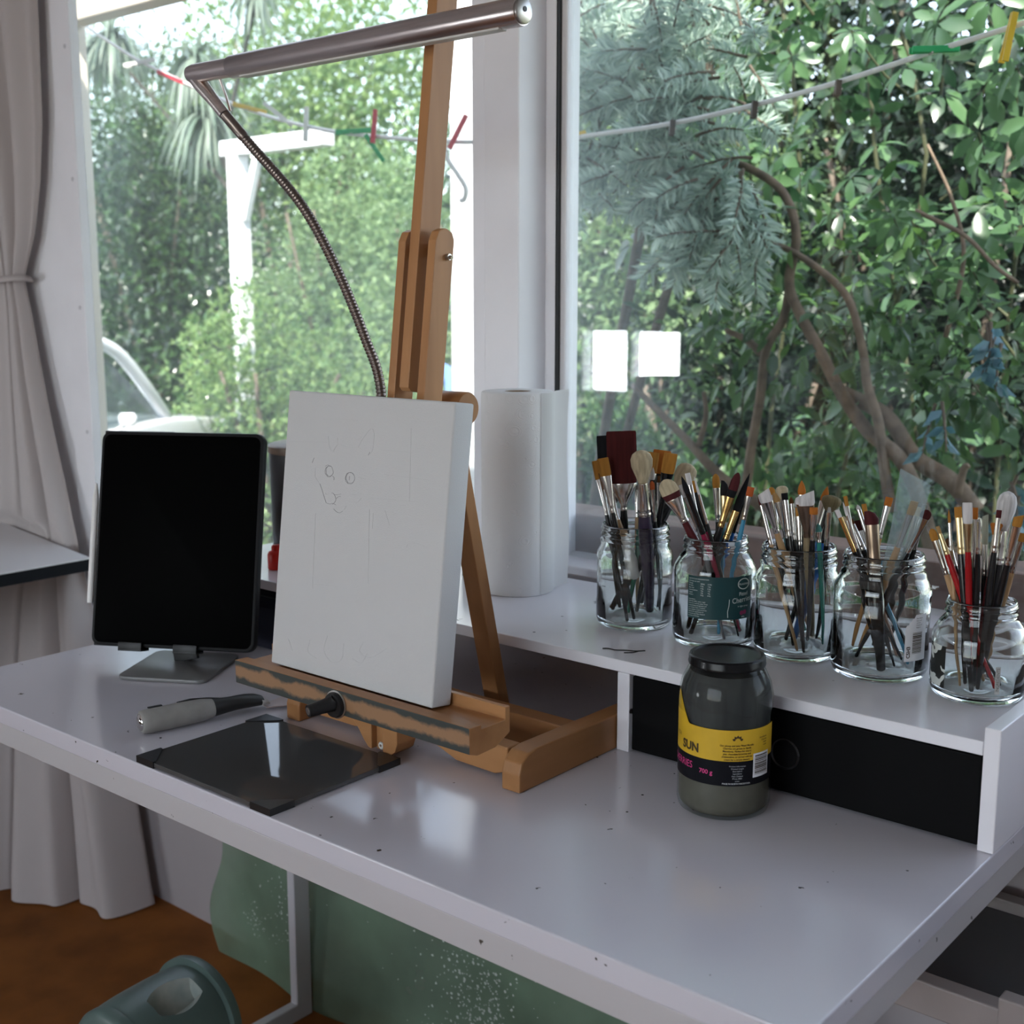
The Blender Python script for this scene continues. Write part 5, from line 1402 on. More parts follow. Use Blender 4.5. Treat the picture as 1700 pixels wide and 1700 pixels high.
at_par(finish('label', bm, [mat('olive_band', (0.12, 0.13, 0.03), 0.5), mat('green_leaf_print', (0.04, 0.15, 0.02), 0.5, noise=0.5, nscale=90, col2=(0.3, 0.4, 0.12)), GRP], None), pb_)
bm = NB(); box(bm, -1.50, -1.36, 1.10, 1.185, DZ + 0.0005, DZ + 0.062, 0.004)
case = tag(finish('pencil_case', bm, mat('navy_fabric', (0.008, 0.010, 0.028), 0.7, bump=0.1, bscale=400), None, 40), 'dark navy pencil case lying behind the tablet on the desk', 'case')
bm = NB(); tube(bm, [(-1.499, 1.1425, DZ + 0.0627), (-1.361, 1.1425, DZ + 0.0627)], 0.0012, 6); finish('zip', bm, BLACK, case)
bm = NB()
th = [onp for onp in [(-0.800, 1.118), (-0.795, 1.122), (-0.785, 1.122), (-0.776, 1.128), (-0.765, 1.133), (-0.757, 1.141)]]
tube(bm, smooth_path([(x, y, HZ + 0.0007) for x, y in th], 5), 0.0007, 6)
tube(bm, smooth_path([(-0.762, 1.134, HZ + 0.0007), (-0.764, 1.126, HZ + 0.0007), (-0.771, 1.119, HZ + 0.0007)], 5), 0.0006, 6)
tag(finish('loose_thread', bm, BLACK, None), 'curled black thread lying on the hutch top before the jars', 'thread')
bm = NB()
tube(bm, smooth_path([(-1.20, 1.33, DZ + 0.010), (-1.10, 1.345, DZ + 0.018), (-1.00, 1.355, DZ + 0.045), (-0.92, 1.36, DZ + 0.060), (-0.84, 1.355, DZ + 0.066)], 8), 0.0025, 8)
tag(finish('power_cable', bm, BLACK, None, 60), 'black power cable running along the back of the open hutch bay', 'cable')

# ------------------------------------------------------------------ below the desk
# green plastic sheet
m, nt, b = new_mat('translucent_green_plastic')
nt.nodes.remove(b)
out = nt.nodes['Material Output']
tr = nt.nodes.new('ShaderNodeBsdfTransparent'); tr.inputs[0].default_value = (0.70, 0.82, 0.72, 1)
df = nt.nodes.new('ShaderNodeBsdfDiffuse'); df.inputs[0].default_value = (0.20, 0.30, 0.21, 1)
tc = nt.nodes.new('ShaderNodeTexCoord')
nz = nt.nodes.new('ShaderNodeTexNoise'); nz.inputs['Scale'].default_value = 5; nz.inputs['Detail'].default_value = 4
nt.links.new(tc.outputs['Object'], nz.inputs['Vector'])
mr = nt.nodes.new('ShaderNodeMapRange'); mr.inputs['From Min'].default_value = 0.3; mr.inputs['From Max'].default_value = 0.7
mr.inputs['To Min'].default_value = 0.38; mr.inputs['To Max'].default_value = 0.85
nt.links.new(nz.outputs['Fac'], mr.inputs[0])
mx = nt.nodes.new('ShaderNodeMixShader'); nt.links.new(mr.outputs[0], mx.inputs[0])
nt.links.new(tr.outputs[0], mx.inputs[1]); nt.links.new(df.outputs[0], mx.inputs[2])
gl = nt.nodes.new('ShaderNodeBsdfGlossy'); gl.inputs['Roughness'].default_value = 0.35
m2 = nt.nodes.new('ShaderNodeMixShader'); m2.inputs[0].default_value = 0.06
nt.links.new(mx.outputs[0], m2.inputs[1]); nt.links.new(gl.outputs[0], m2.inputs[2])
nt.links.new(m2.outputs[0], out.inputs[0])
GREENP = m
rnd = random.Random(21)
bm = NB(); cols_ = []
NX, NZ = 60, 30
for i in range(NX + 1):
    u = i / NX
    col_ = []
    for k in range(NZ + 1):
        w = k / NZ
        left = -1.845 - 0.030 * math.sin(5.2 * w + 0.6) - 0.015 * math.sin(13 * w) - 0.05 * max(0, w - 0.35)
        x = left + (-0.76 - left) * u
        y = 1.352 + 0.010 * math.sin(9 * x + 2 * w) + 0.006 * math.sin(21 * x + 5 * w) - 0.012 * (1 - w)
        col_.append(bm.verts.new((x, y, 0.003 + 0.56 * w)))
    cols_.append(col_)
for i in range(NX):
    for k in range(NZ):
        bm.faces.new((cols_[i][k], cols_[i + 1][k], cols_[i + 1][k + 1], cols_[i][k + 1]))
gs = finish('plastic_sheet', bm, GREENP, None, 180)
tag(gs, 'translucent green plastic sheet with white flecks standing under the desk', 'plastic sheet')
bm = NB()
def fleck(x, z, s):
    y = 1.352 + 0.010 * math.sin(9 * x + 2 * z / 0.56) + 0.006 * math.sin(21 * x + 5 * z / 0.56) - 0.012 * (1 - z / 0.56) - 0.0012
    a0 = rnd.uniform(0, 6.28); n = rnd.choice((3, 4, 5))
    vs = [bm.verts.new((x + s * rnd.uniform(0.5, 1) * math.cos(a0 + 6.283 * k / n), y, z + s * rnd.uniform(0.5, 1) * math.sin(a0 + 6.283 * k / n))) for k in range(n)]
    bm.faces.new(vs)
for k in range(330):
    fleck(rnd.gauss(-1.205, 0.05), abs(rnd.gauss(0.13, 0.055)) + 0.01, rnd.uniform(0.0012, 0.0042))
for k in range(70):
    fleck(rnd.gauss(-1.64, 0.035), abs(rnd.gauss(0.17, 0.04)) + 0.01, rnd.uniform(0.001, 0.003))
for k in range(50):
    fleck(rnd.gauss(-1.74, 0.03), abs(rnd.gauss(0.10, 0.02)) + 0.01, rnd.uniform(0.001, 0.003))
for k in range(40):
    fleck(rnd.gauss(-1.79, 0.05), abs(rnd.gauss(0.37, 0.02)) + 0.01, rnd.uniform(0.001, 0.0028))
for k in range(40):
    fleck(rnd.uniform(-1.45, -1.0), rnd.uniform(0.05, 0.3), rnd.uniform(0.0008, 0.0022))
o = finish('white_flecks', bm, mat('white_fleck', (0.62, 0.68, 0.64), 0.5), gs)
o['kind'] = 'stuff'

# waste bin with a roll-top lid
BINC = Vector((-1.418, 0.912, 0.214)); BY = R(95)
ba = Vector((math.cos(BY), math.sin(BY), 0)); bl_ = Vector((math.sin(BY), -math.cos(BY), 0))
MB_ = frame_M(BINC, ba, Vector((0, 0, 1)).cross(ba), (0, 0, 1))     # local x = barrel axis
binr = empty('waste_bin', (BINC.x, BINC.y, 0), label='scuffed teal waste bin with a rounded lid on the floor', cat='bin')
TEAL_B = mat('scuffed_teal_plastic', (0.105, 0.155, 0.14), 0.38, noise=0.18, nscale=9)
TEAL_L2 = mat('worn_pale_teal', (0.52, 0.54, 0.48), 0.4, noise=0.4, nscale=22, col2=(0.26, 0.31, 0.29))
BR = 0.081; HL = 0.066
bm = NB(); rows_ = []
U0, U1 = -0.030, 0.046                                    # scoop from here to here along the barrel
KI, KO = 22, 90
def half_w(x):
    u = max(-1.0, min(1.0, (x - (U0 + U1) / 2) / ((U1 - U0) / 2)))
    return (0.0150 + 0.0130 * (1 - u * u)) / BR
xs_ = [(-HL + (U0 + HL) * k / 14, 0) for k in range(15)] + [(U0 + 0.0006 + (U1 - U0 - 0.0012) * k / 30, 1) for k in range(31)] + [(U1 + (HL - U1) * k / 10, 0) for k in range(11)]
for x, inside in xs_:
    hw = half_w(x); row = []
    angs = [(-hw + 2 * hw * k / KI) for k in range(KI + 1)] + [hw + (2 * math.pi - 2 * hw) * k / KO for k in range(1, KO)]
    for k, a in enumerate(angs):
        rad = BR * (1 - 0.04 * (abs(x) / HL) ** 3)
        if inside and 0 < k < KI:
            rad -= 0.024 * min(1.0, 3.0 * (1 - abs(a / hw))) * (0.62 + 0.38 * math.cos(a / hw * 1.4 + 0.6))
        b_ = a + R(66)
        row.append(bm.verts.new(MB_ @ Vector((x, -rad * math.cos(b_), rad * math.sin(b_)))))
    rows_.append((row, inside))
NTB = KI + KO
for (A, ia), (B, ib) in zip(rows_[:-1], rows_[1:]):
    for k in range(NTB):
        f = bm.faces.new((A[k], B[k], B[(k + 1) % NTB], A[(k + 1) % NTB]))
        if k < KI and (ia or ib): f.material_index = 1
bm.faces.new(rows_[0][0][::-1]); bm.faces.new(rows_[-1][0])
at_par(finish('lid', bm, [TEAL_B, TEAL_L2], None, 35), binr)
for s_, rad, nm in ((-1, 0.079, 'end_cap'), (1, 0.088, 'end_cap')):
    bm = NB()
    prof = [(rad, 0.0), (rad, 0.010), (rad - 0.003, 0.0155), (rad - 0.010, 0.019), (rad * 0.6, 0.026), (0, 0.029)]
    lathe(bm, [(0, 0)] + prof, 60)
    Mc = MB_ @ Matrix.Translation((s_ * (HL + 0.0008), 0, 0)) @ Matrix.Rotation(R(90) * s_, 4, 'Y')
    for v in bm.verts: v.co = Mc @ v.co
    at_par(finish(nm, bm, TEAL_B, None, 35), binr)
bm = NB()
secs = [(0.002, 0.075, 0.066), (0.02, 0.080, 0.070), (0.150, 0.088, 0.080), (0.155, 0.090, 0.082), (0.170, 0.090, 0.082)]
rings = []
for z, hx_, hy_ in secs:
    rings.append([bm.verts.new((MB_.to_3x3() @ Vector((px, py, 0))) + Vector((BINC.x, BINC.y, z))) for px, py in round_rect(2 * hx_, 2 * hy_, 0.035, 6)])
for A, B in zip(rings[:-1], rings[1:]):
    n = len(A)
    for k in range(n): bm.faces.new((A[k], A[(k + 1) % n], B[(k + 1) % n], B[k]))
bm.faces.new(rings[0][::-1]); 
at_par(finish('body', bm, TEAL_B, None, 40), binr)

# white shelf unit below the right end
sh = empty('shelf_unit', (-0.15, 1.25, 0), label='low white wooden shelf unit with grey shelves under the right desk end', cat='shelf unit')
SHW = mat('aged_white_paint', (0.36, 0.32, 0.31), 0.5, noise=0.1, nscale=10)
SHG = mat('grey_shelf_board', (0.10, 0.105, 0.115), 0.5)
bm = NB()
for y0, y1 in ((1.128, 1.150), (1.352, 1.372)): box(bm, -0.62, 0.28, y0, y1, 0.548, 0.583, 0.002)
at_par(finish('rail', bm, SHW, None), sh)
bm = NB(); box(bm, -0.62, 0.28, 1.356, 1.372, 0.63, 0.66, 0.002); at_par(finish('rail', bm, SHW, None), sh)
bm = NB(); box(bm, -0.62, 0.28, 1.1505, 1.3515, 0.558, 0.570, 0.001); at_par(finish('shelf', bm, SHG, None), sh)
bm = NB(); box(bm, -0.62, 0.28, 1.130, 1.372, 0.30, 0.315, 0.001); at_par(finish('shelf', bm, SHG, None), sh)
for x in (-0.62, -0.335, 0.25):
    for y in ((1.1085, 1.3525) if x != -0.335 else (1.1085,)):
        bm = NB(); box(bm, x, x + 0.03, y, y + 0.019, 0.0005, 0.6285 if x != -0.335 else 0.606, 0.002); at_par(finish('post', bm, SHW, None), sh)

# ------------------------------------------------------------------ outside
GZ = -0.35
bm = NB(); box(bm, -40, 14, RY1 + WT + 0.001, 40, GZ - 0.1, GZ)
struct('ground', bm, mat('garden_ground', (0.035, 0.030, 0.018), 0.9, noise=0.5, nscale=3, col2=(0.09, 0.11, 0.035)))
bm = NB(); box(bm, -2.1, 3.0, 1.53, 2.12, 2.20, 2.26); struct('roof', bm, mat('shading_eave_lining', (0.55, 0.53, 0.50), 0.7))  # unseen eave, shaped to shade the right plants and leave the beam sunlit
ver = empty('veranda_beam', (-3.2, 2.0, 2.1), label='cream painted veranda beam and corner post outside the left window', cat='beam', kind='structure')
CREAM = mat('cream_paint', (0.78, 0.70, 0.58), 0.5, noise=0.04, nscale=6)
bm = NB(); box(bm, -3.24, -2.2, 1.96, 2.02, 1.990, 2.195, 0.004); at_par(finish('beam', bm, CREAM, None), ver)
bm = NB(); box(bm, -3.36, -3.245, 1.95, 2.03, GZ + 0.001, 2.195, 0.004); at_par(finish('post', bm, CREAM, None), ver)

def obj_from_np(name, V, faces_list, m, parent=None):
    """faces_list: list of (N, k) int arrays."""
    me = bpy.data.meshes.new(name)
    loops = np.concatenate([f.reshape(-1) for f in faces_list]).astype(np.int32)
    tot = np.concatenate([np.full(len(f), f.shape[1], np.int32) for f in faces_list])
    st = np.concatenate([[0], np.cumsum(tot)[:-1]]).astype(np.int32)
    me.vertices.add(len(V)); me.vertices.foreach_set('co', V.astype(np.float32).reshape(-1))
    me.loops.add(len(loops)); me.loops.foreach_set('vertex_index', loops)
    me.polygons.add(len(tot)); me.polygons.foreach_set('loop_start', st); me.polygons.foreach_set('loop_total', tot)
    me.update(calc_edges=True); me.validate()
    me.materials.append(m)
    me.shade_smooth()
    o = bpy.data.objects.new(name, me)
    if parent is not None:
        o.parent = parent
    COL.objects.link(o)
    return o

RG = np.random.default_rng(5)
def unit(a):
    return a / np.maximum(np.linalg.norm(a, axis=-1, keepdims=True), 1e-9)

def leaf_mesh(name, P, D, Nn, L, wr, m, parent, fold=0.12, droop=0.25, simple=False, blunt=0.45):
    """One folded, drooping leaf per row: P base, D direction, Nn upper side, L length, wr width/length."""
    n = len(P)
    D = unit(D); X = unit(np.cross(D, Nn)); Z = np.cross(X, D)
    L = np.asarray(L).reshape(-1, 1, 1) * np.ones((n, 1, 1))
    if simple:
        T = np.array([(0, 0, 0), (-.5, .45, .5 * fold * 2), (0, .5, 0), (.5, .45, .5 * fold * 2), (0, 1, 0)], float)
        F4 = np.array([(0, 2, 4, 1), (0, 3, 4, 2)]); F3 = None
    else:
        T = np.array([(0, 0, 0), (-.42, .32, fold), (0, .34, 0), (.42, .32, fold), (-blunt, .68, fold), (0, .70, 0), (blunt, .68, fold), (0, 1, 0)], float)
        F4 = np.array([(1, 2, 5, 4), (2, 3, 6, 5)]); F3 = np.array([(0, 2, 1), (0, 3, 2), (4, 5, 7), (5, 6, 7)])
    T = T.copy(); T[:, 0] *= wr; T[:, 2] *= wr
    T[:, 2] -= droop * T[:, 1] ** 2
    k = len(T)
    V = P[:, None, :] + L * (T[None, :, 0:1] * X[:, None, :] + T[None, :, 1:2] * D[:, None, :] + T[None, :, 2:3] * Z[:, None, :])
    off = (np.arange(n) * k)[:, None, None]
    fl = [(F4[None] + off).reshape(-1, 4)]
    if F3 is not None: fl.append((F3[None] + off).reshape(-1, 3))
    return obj_from_np(name, V.reshape(-1, 3), fl, m, parent)

def blobs(c, rad, n, k=14, lump=0.55, seed=0, fill=0.35):
    """Leaf positions and outward directions on a lumpy crown."""
    g = np.random.default_rng(seed)
    c = np.array(c, float); rad = np.array(rad, float)
    cd = unit(g.normal(size=(k, 3))) * g.uniform(0.35, 0.80, (k, 1))
    br = g.uniform(0.28, 0.55, k) * lump / 0.55
    i = g.integers(0, k, n)
    d = unit(g.normal(size=(n, 3)))
    rr = 1 - g.uniform(0, fill, (n, 1)) ** 1.5
    p = cd[i] + d * br[i][:, None] * rr
    out = unit(d * 0.8 + cd[i] * 0.5)
    return c + p * rad, out, g

def shrub(label, c, rad, n, L, wr, m, seed, group='garden shrubs and trees beyond the windows', name='shrub', cat='shrub', k=14, lump=0.55, updir=0.4, trunk=True, rough=0.7, droop=0.25, simple=True, clump=1, gmin=None):
    P, out, g = blobs(c, rad, n // clump, k, lump, seed)
    if clump > 1:
        P = np.repeat(P, clump, 0); out = np.repeat(out, clump, 0)
    N_ = len(P)
    D = out + g.normal(size=(N_, 3)) * rough + np.array([0, 0, updir])
    Nn = unit(out * 0.5 + np.array([0, 0, 1.0]) + g.normal(size=(N_, 3)) * 0.35)
    keep = P[:, 2] > (GZ + 0.03 if gmin is None else gmin)
    P, D, Nn = P[keep], D[keep], Nn[keep]
    root = empty(name, (c[0], c[1], GZ), label=label, cat=cat, group=group)
    ch = leaf_mesh('foliage', P, D, Nn, L * g.uniform(0.7, 1.25, len(P)), wr, m, None, droop=droop, simple=simple)
    at_par(ch, root)
    if trunk:
        bm = NB()
        c = Vector(c)
        for q in range(5):
            a = 2.3 * q + seed
            e = c + Vector((rad[0] * 0.5 * math.cos(a), rad[1] * 0.5 * math.sin(a), rad[2] * 0.45))
            b_ = Vector((c.x + 0.05 * math.cos(a), c.y + 0.05 * math.sin(a), GZ))
            tube(bm, smooth_path([b_, b_.lerp(e, 0.45) + Vector((0, 0, 0.1)), e], 4), [0.035 - 0.003 * i for i in range(9)], 6)
        at_par(finish('stems', bm, BARK, None, 180), root)
    return root

BARK = mat('grey_brown_bark', (0.13, 0.10, 0.075), 0.85, noise=0.4, nscale=25, bump=0.4, bscale=40)
LM = {
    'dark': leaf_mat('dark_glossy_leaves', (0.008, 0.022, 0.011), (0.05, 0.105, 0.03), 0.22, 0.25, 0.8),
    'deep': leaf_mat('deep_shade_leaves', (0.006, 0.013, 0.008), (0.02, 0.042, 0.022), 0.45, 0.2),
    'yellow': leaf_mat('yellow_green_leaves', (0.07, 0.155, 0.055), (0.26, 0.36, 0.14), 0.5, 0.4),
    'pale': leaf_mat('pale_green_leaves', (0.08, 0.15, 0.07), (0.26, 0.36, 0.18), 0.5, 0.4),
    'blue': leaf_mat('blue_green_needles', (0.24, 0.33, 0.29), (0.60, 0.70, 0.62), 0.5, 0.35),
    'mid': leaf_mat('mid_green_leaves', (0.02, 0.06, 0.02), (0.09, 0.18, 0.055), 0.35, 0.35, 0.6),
    'umbrella': leaf_mat('umbrella_leaves', (0.022, 0.065, 0.028), (0.115, 0.22, 0.095), 0.3, 0.35, 0.7),
    'strap': leaf_mat('grey_strap_leaves', (0.11, 0.16, 0.12), (0.27, 0.32, 0.26), 0.45, 0.3),
    'skytint_fern': leaf_mat('sky_tinted_fern_leaves', (0.05, 0.12, 0.13), (0.12, 0.22, 0.28), 0.4, 0.3),  # blue sky reflection put into the leaf colour
}

# --- through the left window
GL = 'shrubs and trees beyond the left window'
def lsh(px_, py_, Y, z, rad, n, L, wr, mk, seed, label, **kw):
    c = at(px_, py_, Y)
    return shrub(label, (c.x, c.y, z), rad, n, L, wr, LM[mk], seed, group=GL, **kw)
lsh(445, 560, 5.0, 0.28, (1.2, 0.42, 1.15), 22000, 0.050, 0.38, 'yellow', 2, 'yellow-green bushy hedge in the sun behind the easel lamp', k=40, lump=0.42, clump=5)
lsh(610, 560, 5.9, 0.20, (1.05, 0.42, 1.15), 11000, 0.050, 0.38, 'yellow', 3, 'lower yellow-green bush right of the hedge in the left window', k=32, lump=0.42, clump=5)
lsh(740, 330, 6.8, 0.90, (0.95, 0.42, 1.9), 9000, 0.07, 0.5, 'pale', 5, 'pale green bush between the easel mast and the pillar', k=24)
lsh(560, 290, 7.75, 1.45, (1.55, 0.45, 1.25), 12000, 0.065, 0.5, 'pale', 4, 'pale green round bush higher up behind the hedge', k=28, lump=0.45)
lsh(250, 400, 8.75, 1.2, (2.2, 0.5, 2.8), 17000, 0.105, 0.55, 'dark', 1, 'tall dark small-leaved tree seen through the left window', name='tree', cat='tree', k=40)
lsh(480, 90, 10.1, 3.4, (3.0, 0.7, 1.9), 12000, 0.11, 0.5, 'yellow', 6, 'broad tree with a bright crown at the top of the left window', name='tree', cat='tree', k=36, lump=0.45)
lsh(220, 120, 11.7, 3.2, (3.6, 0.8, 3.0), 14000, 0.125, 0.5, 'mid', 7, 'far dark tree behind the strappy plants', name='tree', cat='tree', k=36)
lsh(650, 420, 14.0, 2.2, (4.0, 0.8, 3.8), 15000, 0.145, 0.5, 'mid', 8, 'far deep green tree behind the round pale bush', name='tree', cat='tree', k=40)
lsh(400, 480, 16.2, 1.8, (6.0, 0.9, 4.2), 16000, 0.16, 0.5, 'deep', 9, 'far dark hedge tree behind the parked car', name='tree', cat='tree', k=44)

# strappy plant with hanging heads
DBARK = mat('dark_bark', (0.045, 0.040, 0.032), 0.9, noise=0.4, nscale=25)
dp = empty('dragon_tree', tuple(at(310, 500, 6.0))[:2] + (GZ,), label='dragon tree with hanging strappy grey-green leaf heads at upper left', cat='tree', group='garden shrubs and trees beyond the windows')
bm = NB()
b0 = at(300, 560, 6.0); b0.z = GZ
for route in ([(404, 640), (402, 470), (398, 330), (345, 215)], [(398, 330), (375, 220), (325, 125)], [(398, 335), (310, 230), (185, 85)], [(375, 220), (400, 110), (425, 5)]):
    q_ = [at(x, y, 6.0) for x, y in route]
    if route[0][1] == 640: q_[0].z = GZ
    P_ = smooth_path(q_, 6); n_ = len(P_)
    tube(bm, P_, [(0.034 if route[0][1] == 640 else 0.018) - 0.006 * k / n_ for k in range(n_)], 7)
at_par(finish('trunk', bm, DBARK, None, 180), dp)
for q, (hx_, hy_, n, L) in enumerate(((325, 95, 110, 0.62), (345, 195, 110, 0.62), (185, 60, 90, 0.6), (150, 80, 70, 0.6), (425, -15, 60, 0.45))):
    h = np.array(at(hx_, hy_, 6.0))
    V = []; F = []
    for k in range(n):
        a = RG.uniform(0, 6.283); e = RG.uniform(-0.5, 1.2)
        d = np.array([math.cos(a) * math.cos(e), math.sin(a) * math.cos(e), math.sin(e)])
        l = L * RG.uniform(0.7, 1.15); w = 0.017
        side = unit(np.cross(d, [0, 0, 1.0]))
        p = h.copy(); v = d * 1.0
        for s in range(7):
            t = s / 6
            ww = w * (1 - t ** 2.2) + 0.001
            V += [p - side * ww, p + side * ww]
            v = unit(v + np.array([0, 0, -0.42]))
            p = p + v * l / 6
        b_ = len(V) - 14
        F += [(b_ + 2 * s, b_ + 2 * s + 1, b_ + 2 * s + 3, b_ + 2 * s + 2) for s in range(6)]
    at_par(obj_from_np('leaf_head', np.array(V), [np.array(F)], LM['strap']), dp)

# white T shape built as a solid post
cp = empty('t_shaped_post', tuple(at(400, 540, 5.4))[:2] + (GZ,), label='white T-shaped post standing in the garden', cat='post')
WOUT = mat('white_outdoor_paint', (0.80, 0.80, 0.80), 0.5)
px_ = at(399, 400, 5.4).x
pzt = at(399, 258, 5.4).z; pzu = at(399, 233, 5.4).z
bm = NB(); box(bm, px_ - 0.055, px_ + 0.055, 5.35, 5.45, GZ + 0.001, pzt - 0.001, 0.005); at_par(finish('post', bm, WOUT, None), cp)
bm = NB(); box(bm, px_ - 0.12, px_ + 0.90, 5.345, 5.455, pzt, pzu, 0.005); at_par(finish('crossbar', bm, WOUT, None), cp)
bm = NB(); bar(bm, (px_ + 0.057, 5.4, pzt - 0.42), (px_ + 0.22, 5.4, pzt - 0.005), 0.05, 0.05, (0, 1, 0), 0.004); at_par(finish('brace', bm, WOUT, None), cp)
# white post just outside, seen beside the pillar
bm = NB(); box(bm, -2.905, -2.765, 3.15, 3.29, GZ + 0.001, 3.3, 0.006)
tag(finish('garden_post', bm, WOUT, None), 'tall white square post in the sun beside the pillar', 'post')
bm = NB(); cols_ = []
for i in range(17):
    u = i / 16
    q0 = at(735 + 45 * u, 615, 5.0)
    cols_.append([bm.verts.new((q0.x, q0.y + 0.03 * math.sin(9 * u + 2 * w), 0.90 - 0.05 * math.sin(3 * u) - w * 0.42)) for w in [k / 8 for k in range(9)]])
for i in range(16):
    for k in range(8): bm.faces.new((cols_[i][k], cols_[i + 1][k], cols_[i + 1][k + 1], cols_[i][k + 1]))
tag(finish('tarpaulin', bm, mat('blue_tarpaulin', (0.20, 0.34, 0.70), 0.5), None, 180), 'light blue tarpaulin draped in the garden beside the white post', 'tarpaulin')

# parked car
CP = at(290, 692, 4.38)
view_h = Vector((-0.641, 0.767, 0))
cf = Vector((0.40 * 0.767, 0.40 * 0.641, 0)) + Vector((-0.641 * 0.9165, 0.767 * 0.9165, 0)); 
dirv = (at(290, 692, 4.38) - CAM); dirv.z = 0; dirv.normalize()
rgt = Vector((dirv.y, -dirv.x, 0))
cf = (rgt * 0.40 + dirv * 0.9165).normalized()
cs = Vector((cf.y, -cf.x, 0))                            # the side that faces us
MC = frame_M(Vector((CP.x, CP.y, GZ)) - cf * 0.85 + cs * 0.0, cf, -cs, (0, 0, 1))     # local x forward, y away from us, z up
car = empty('car', (CP.x, CP.y, GZ), label='white parked car with a curved windscreen pillar seen through the left window', cat='car')
CARW = mat('white_car_paint', (0.75, 0.75, 0.78), 0.2, coat=0.6)
CARG = thin_glass('car_window', (0.55, 0.60, 0.60), 1.5)
BZ = CP.z - GZ                                           # height of the window line
bm = NB()
prof = [(-2.3, 0.28), (-2.35, 0.60), (-2.25, BZ - 0.06), (-0.6, BZ), (0.85, BZ), (1.05, BZ - 0.02), (1.95, BZ - 0.09), (2.10, BZ - 0.22), (2.12, 0.45), (2.05, 0.25), (1.72, 0.25), (1.66, 0.45), (1.45, 0.60), (1.24, 0.60), (1.03, 0.45), (0.97, 0.25), (-1.05, 0.25), (-1.10, 0.45), (-1.30, 0.60), (-1.52, 0.60), (-1.72, 0.45), (-1.78, 0.25)]
prism(bm, prof, MC @ frame_M((0, 1.62, 0), (1, 0, 0), (0, 0, 1), (0, -1, 0)), 1.62, 0.03)
at_par(finish('body', bm, CARW, None, 50), car)
RH = 0.48
bm = NB()
for yy_ in (0.05, 1.57):
    yi = 0.16 if yy_ < 1 else 1.46
    tube(bm, [MC @ Vector(p) for p in smooth_path([(0.85, yy_, BZ - 0.01), (0.60, yy_ * 0.9 + yi * 0.1, BZ + 0.20), (0.36, (yy_ + yi) / 2, BZ + 0.40), (0.12, yi, BZ + RH), (-0.4, yi, BZ + RH + 0.02), (-1.3, yi, BZ + RH)], 6)], 0.036, 8)
    tube(bm, [MC @ Vector(p) for p in ((-0.22, yy_, BZ - 0.01), (-0.30, yi, BZ + RH))], 0.034, 8)
    tube(bm, [MC @ Vector(p) for p in ((-1.9, yy_, BZ - 0.04), (-1.3, yi, BZ + RH))], 0.06, 8)
at_par(finish('window_pillars', bm, CARW, None, 180), car)
bm = NB(); box(bm, -1.3, 0.12, 0.17, 1.45, BZ + RH - 0.005, BZ + RH + 0.035, 0.015, 2, MC); at_par(finish('roof', bm, CARW, None, 50), car)
bm = NB()
for q in ([(0.83, 0.06, BZ), (-0.22, 0.06, BZ), (-0.30, 0.16, BZ + RH), (0.12, 0.16, BZ + RH)], [(0.83, 1.56, BZ), (-0.22, 1.56, BZ), (-0.30, 1.46, BZ + RH), (0.12, 1.46, BZ + RH)], [(0.85, 0.06, BZ), (0.85, 1.56, BZ), (0.12, 1.46, BZ + RH), (0.12, 0.16, BZ + RH)]):
    vs = [bm.verts.new(MC @ Vector(p)) for p in q]; bm.faces.new(vs)
at_par(finish('glass', bm, CARG, None), car)
bm = NB()
tm = MC @ Matrix.Translation((0.02, -0.10, BZ + 0.065))
loft(bm, [(-0.035, 0.02, 0.035), (-0.02, 0.03, 0.05), (0.02, 0.03, 0.05), (0.035, 0.02, 0.035)], 12, tm)
tube(bm, [MC @ Vector((0.02, 0.0, BZ - 0.02)), MC @ Vector((0.02, -0.09, BZ + 0.04))], 0.013, 6)
at_par(finish('side_mirror', bm, CARW, None, 50), car)
bm = NB(); tube(bm, [MC @ Vector((2.02, 0.10, BZ - 0.13)), MC @ Vector((2.14, 0.10, BZ - 0.14))], 0.09, 16); at_par(finish('headlamp', bm, CHROME, None, 50), car)
for wx in (-1.41, 1.345):
    for y0 in (-0.02, 1.46):
        bm = NB(); tube(bm, [MC @ Vector((wx, y0, 0.30)), MC @ Vector((wx, y0 + 0.18, 0.30))], 0.30, 26)
        at_par(finish('wheel', bm, mat('tyre_rubber', (0.015, 0.015, 0.016), 0.8), None, 40), car)
        bm = NB(); tube(bm, [MC @ Vector((wx, y0 - 0.01, 0.30)), MC @ Vector((wx, y0 + 0.01, 0.30))], 0.17, 20)
        at_par(finish('hubcap', bm, CHROME, None, 40), car)

# --- clothesline and pegs
LY = 2.06
lp = [at(x, y, LY) for x, y in ((140, 42), (185, 72), (235, 103), (330, 148), (420, 185), (520, 212), (620, 226), (770, 236), (920, 231), (1000, 222), (1115, 205), (1250, 175), (1390, 137), (1550, 85), (1675, 46), (1760, 16), (1900, -40))]
bm = NB(); tube(bm, smooth_path(lp, 4), 0.0045, 8)
line = tag(finish('clothesline', bm, mat('white_cord', (0.95, 0.95, 0.95), 0.5), None, 180), 'white cord clothesline sagging across outside both windows', 'clothesline')
bm = NB()
tube(bm, smooth_path([at(738, 236, LY - 0.03), at(742, 262, LY - 0.03), at(760, 290, LY - 0.03), at(773, 312, LY - 0.03), at(771, 330, LY - 0.03), at(765, 333, LY - 0.03)], 6), 0.0050, 8)
tag(finish('cord_tail', bm, mat('white_cord_tail', (0.95, 0.95, 0.95), 0.5), None, 180), 'short white cord hanging from the clothesline beside the pillar', 'cord')
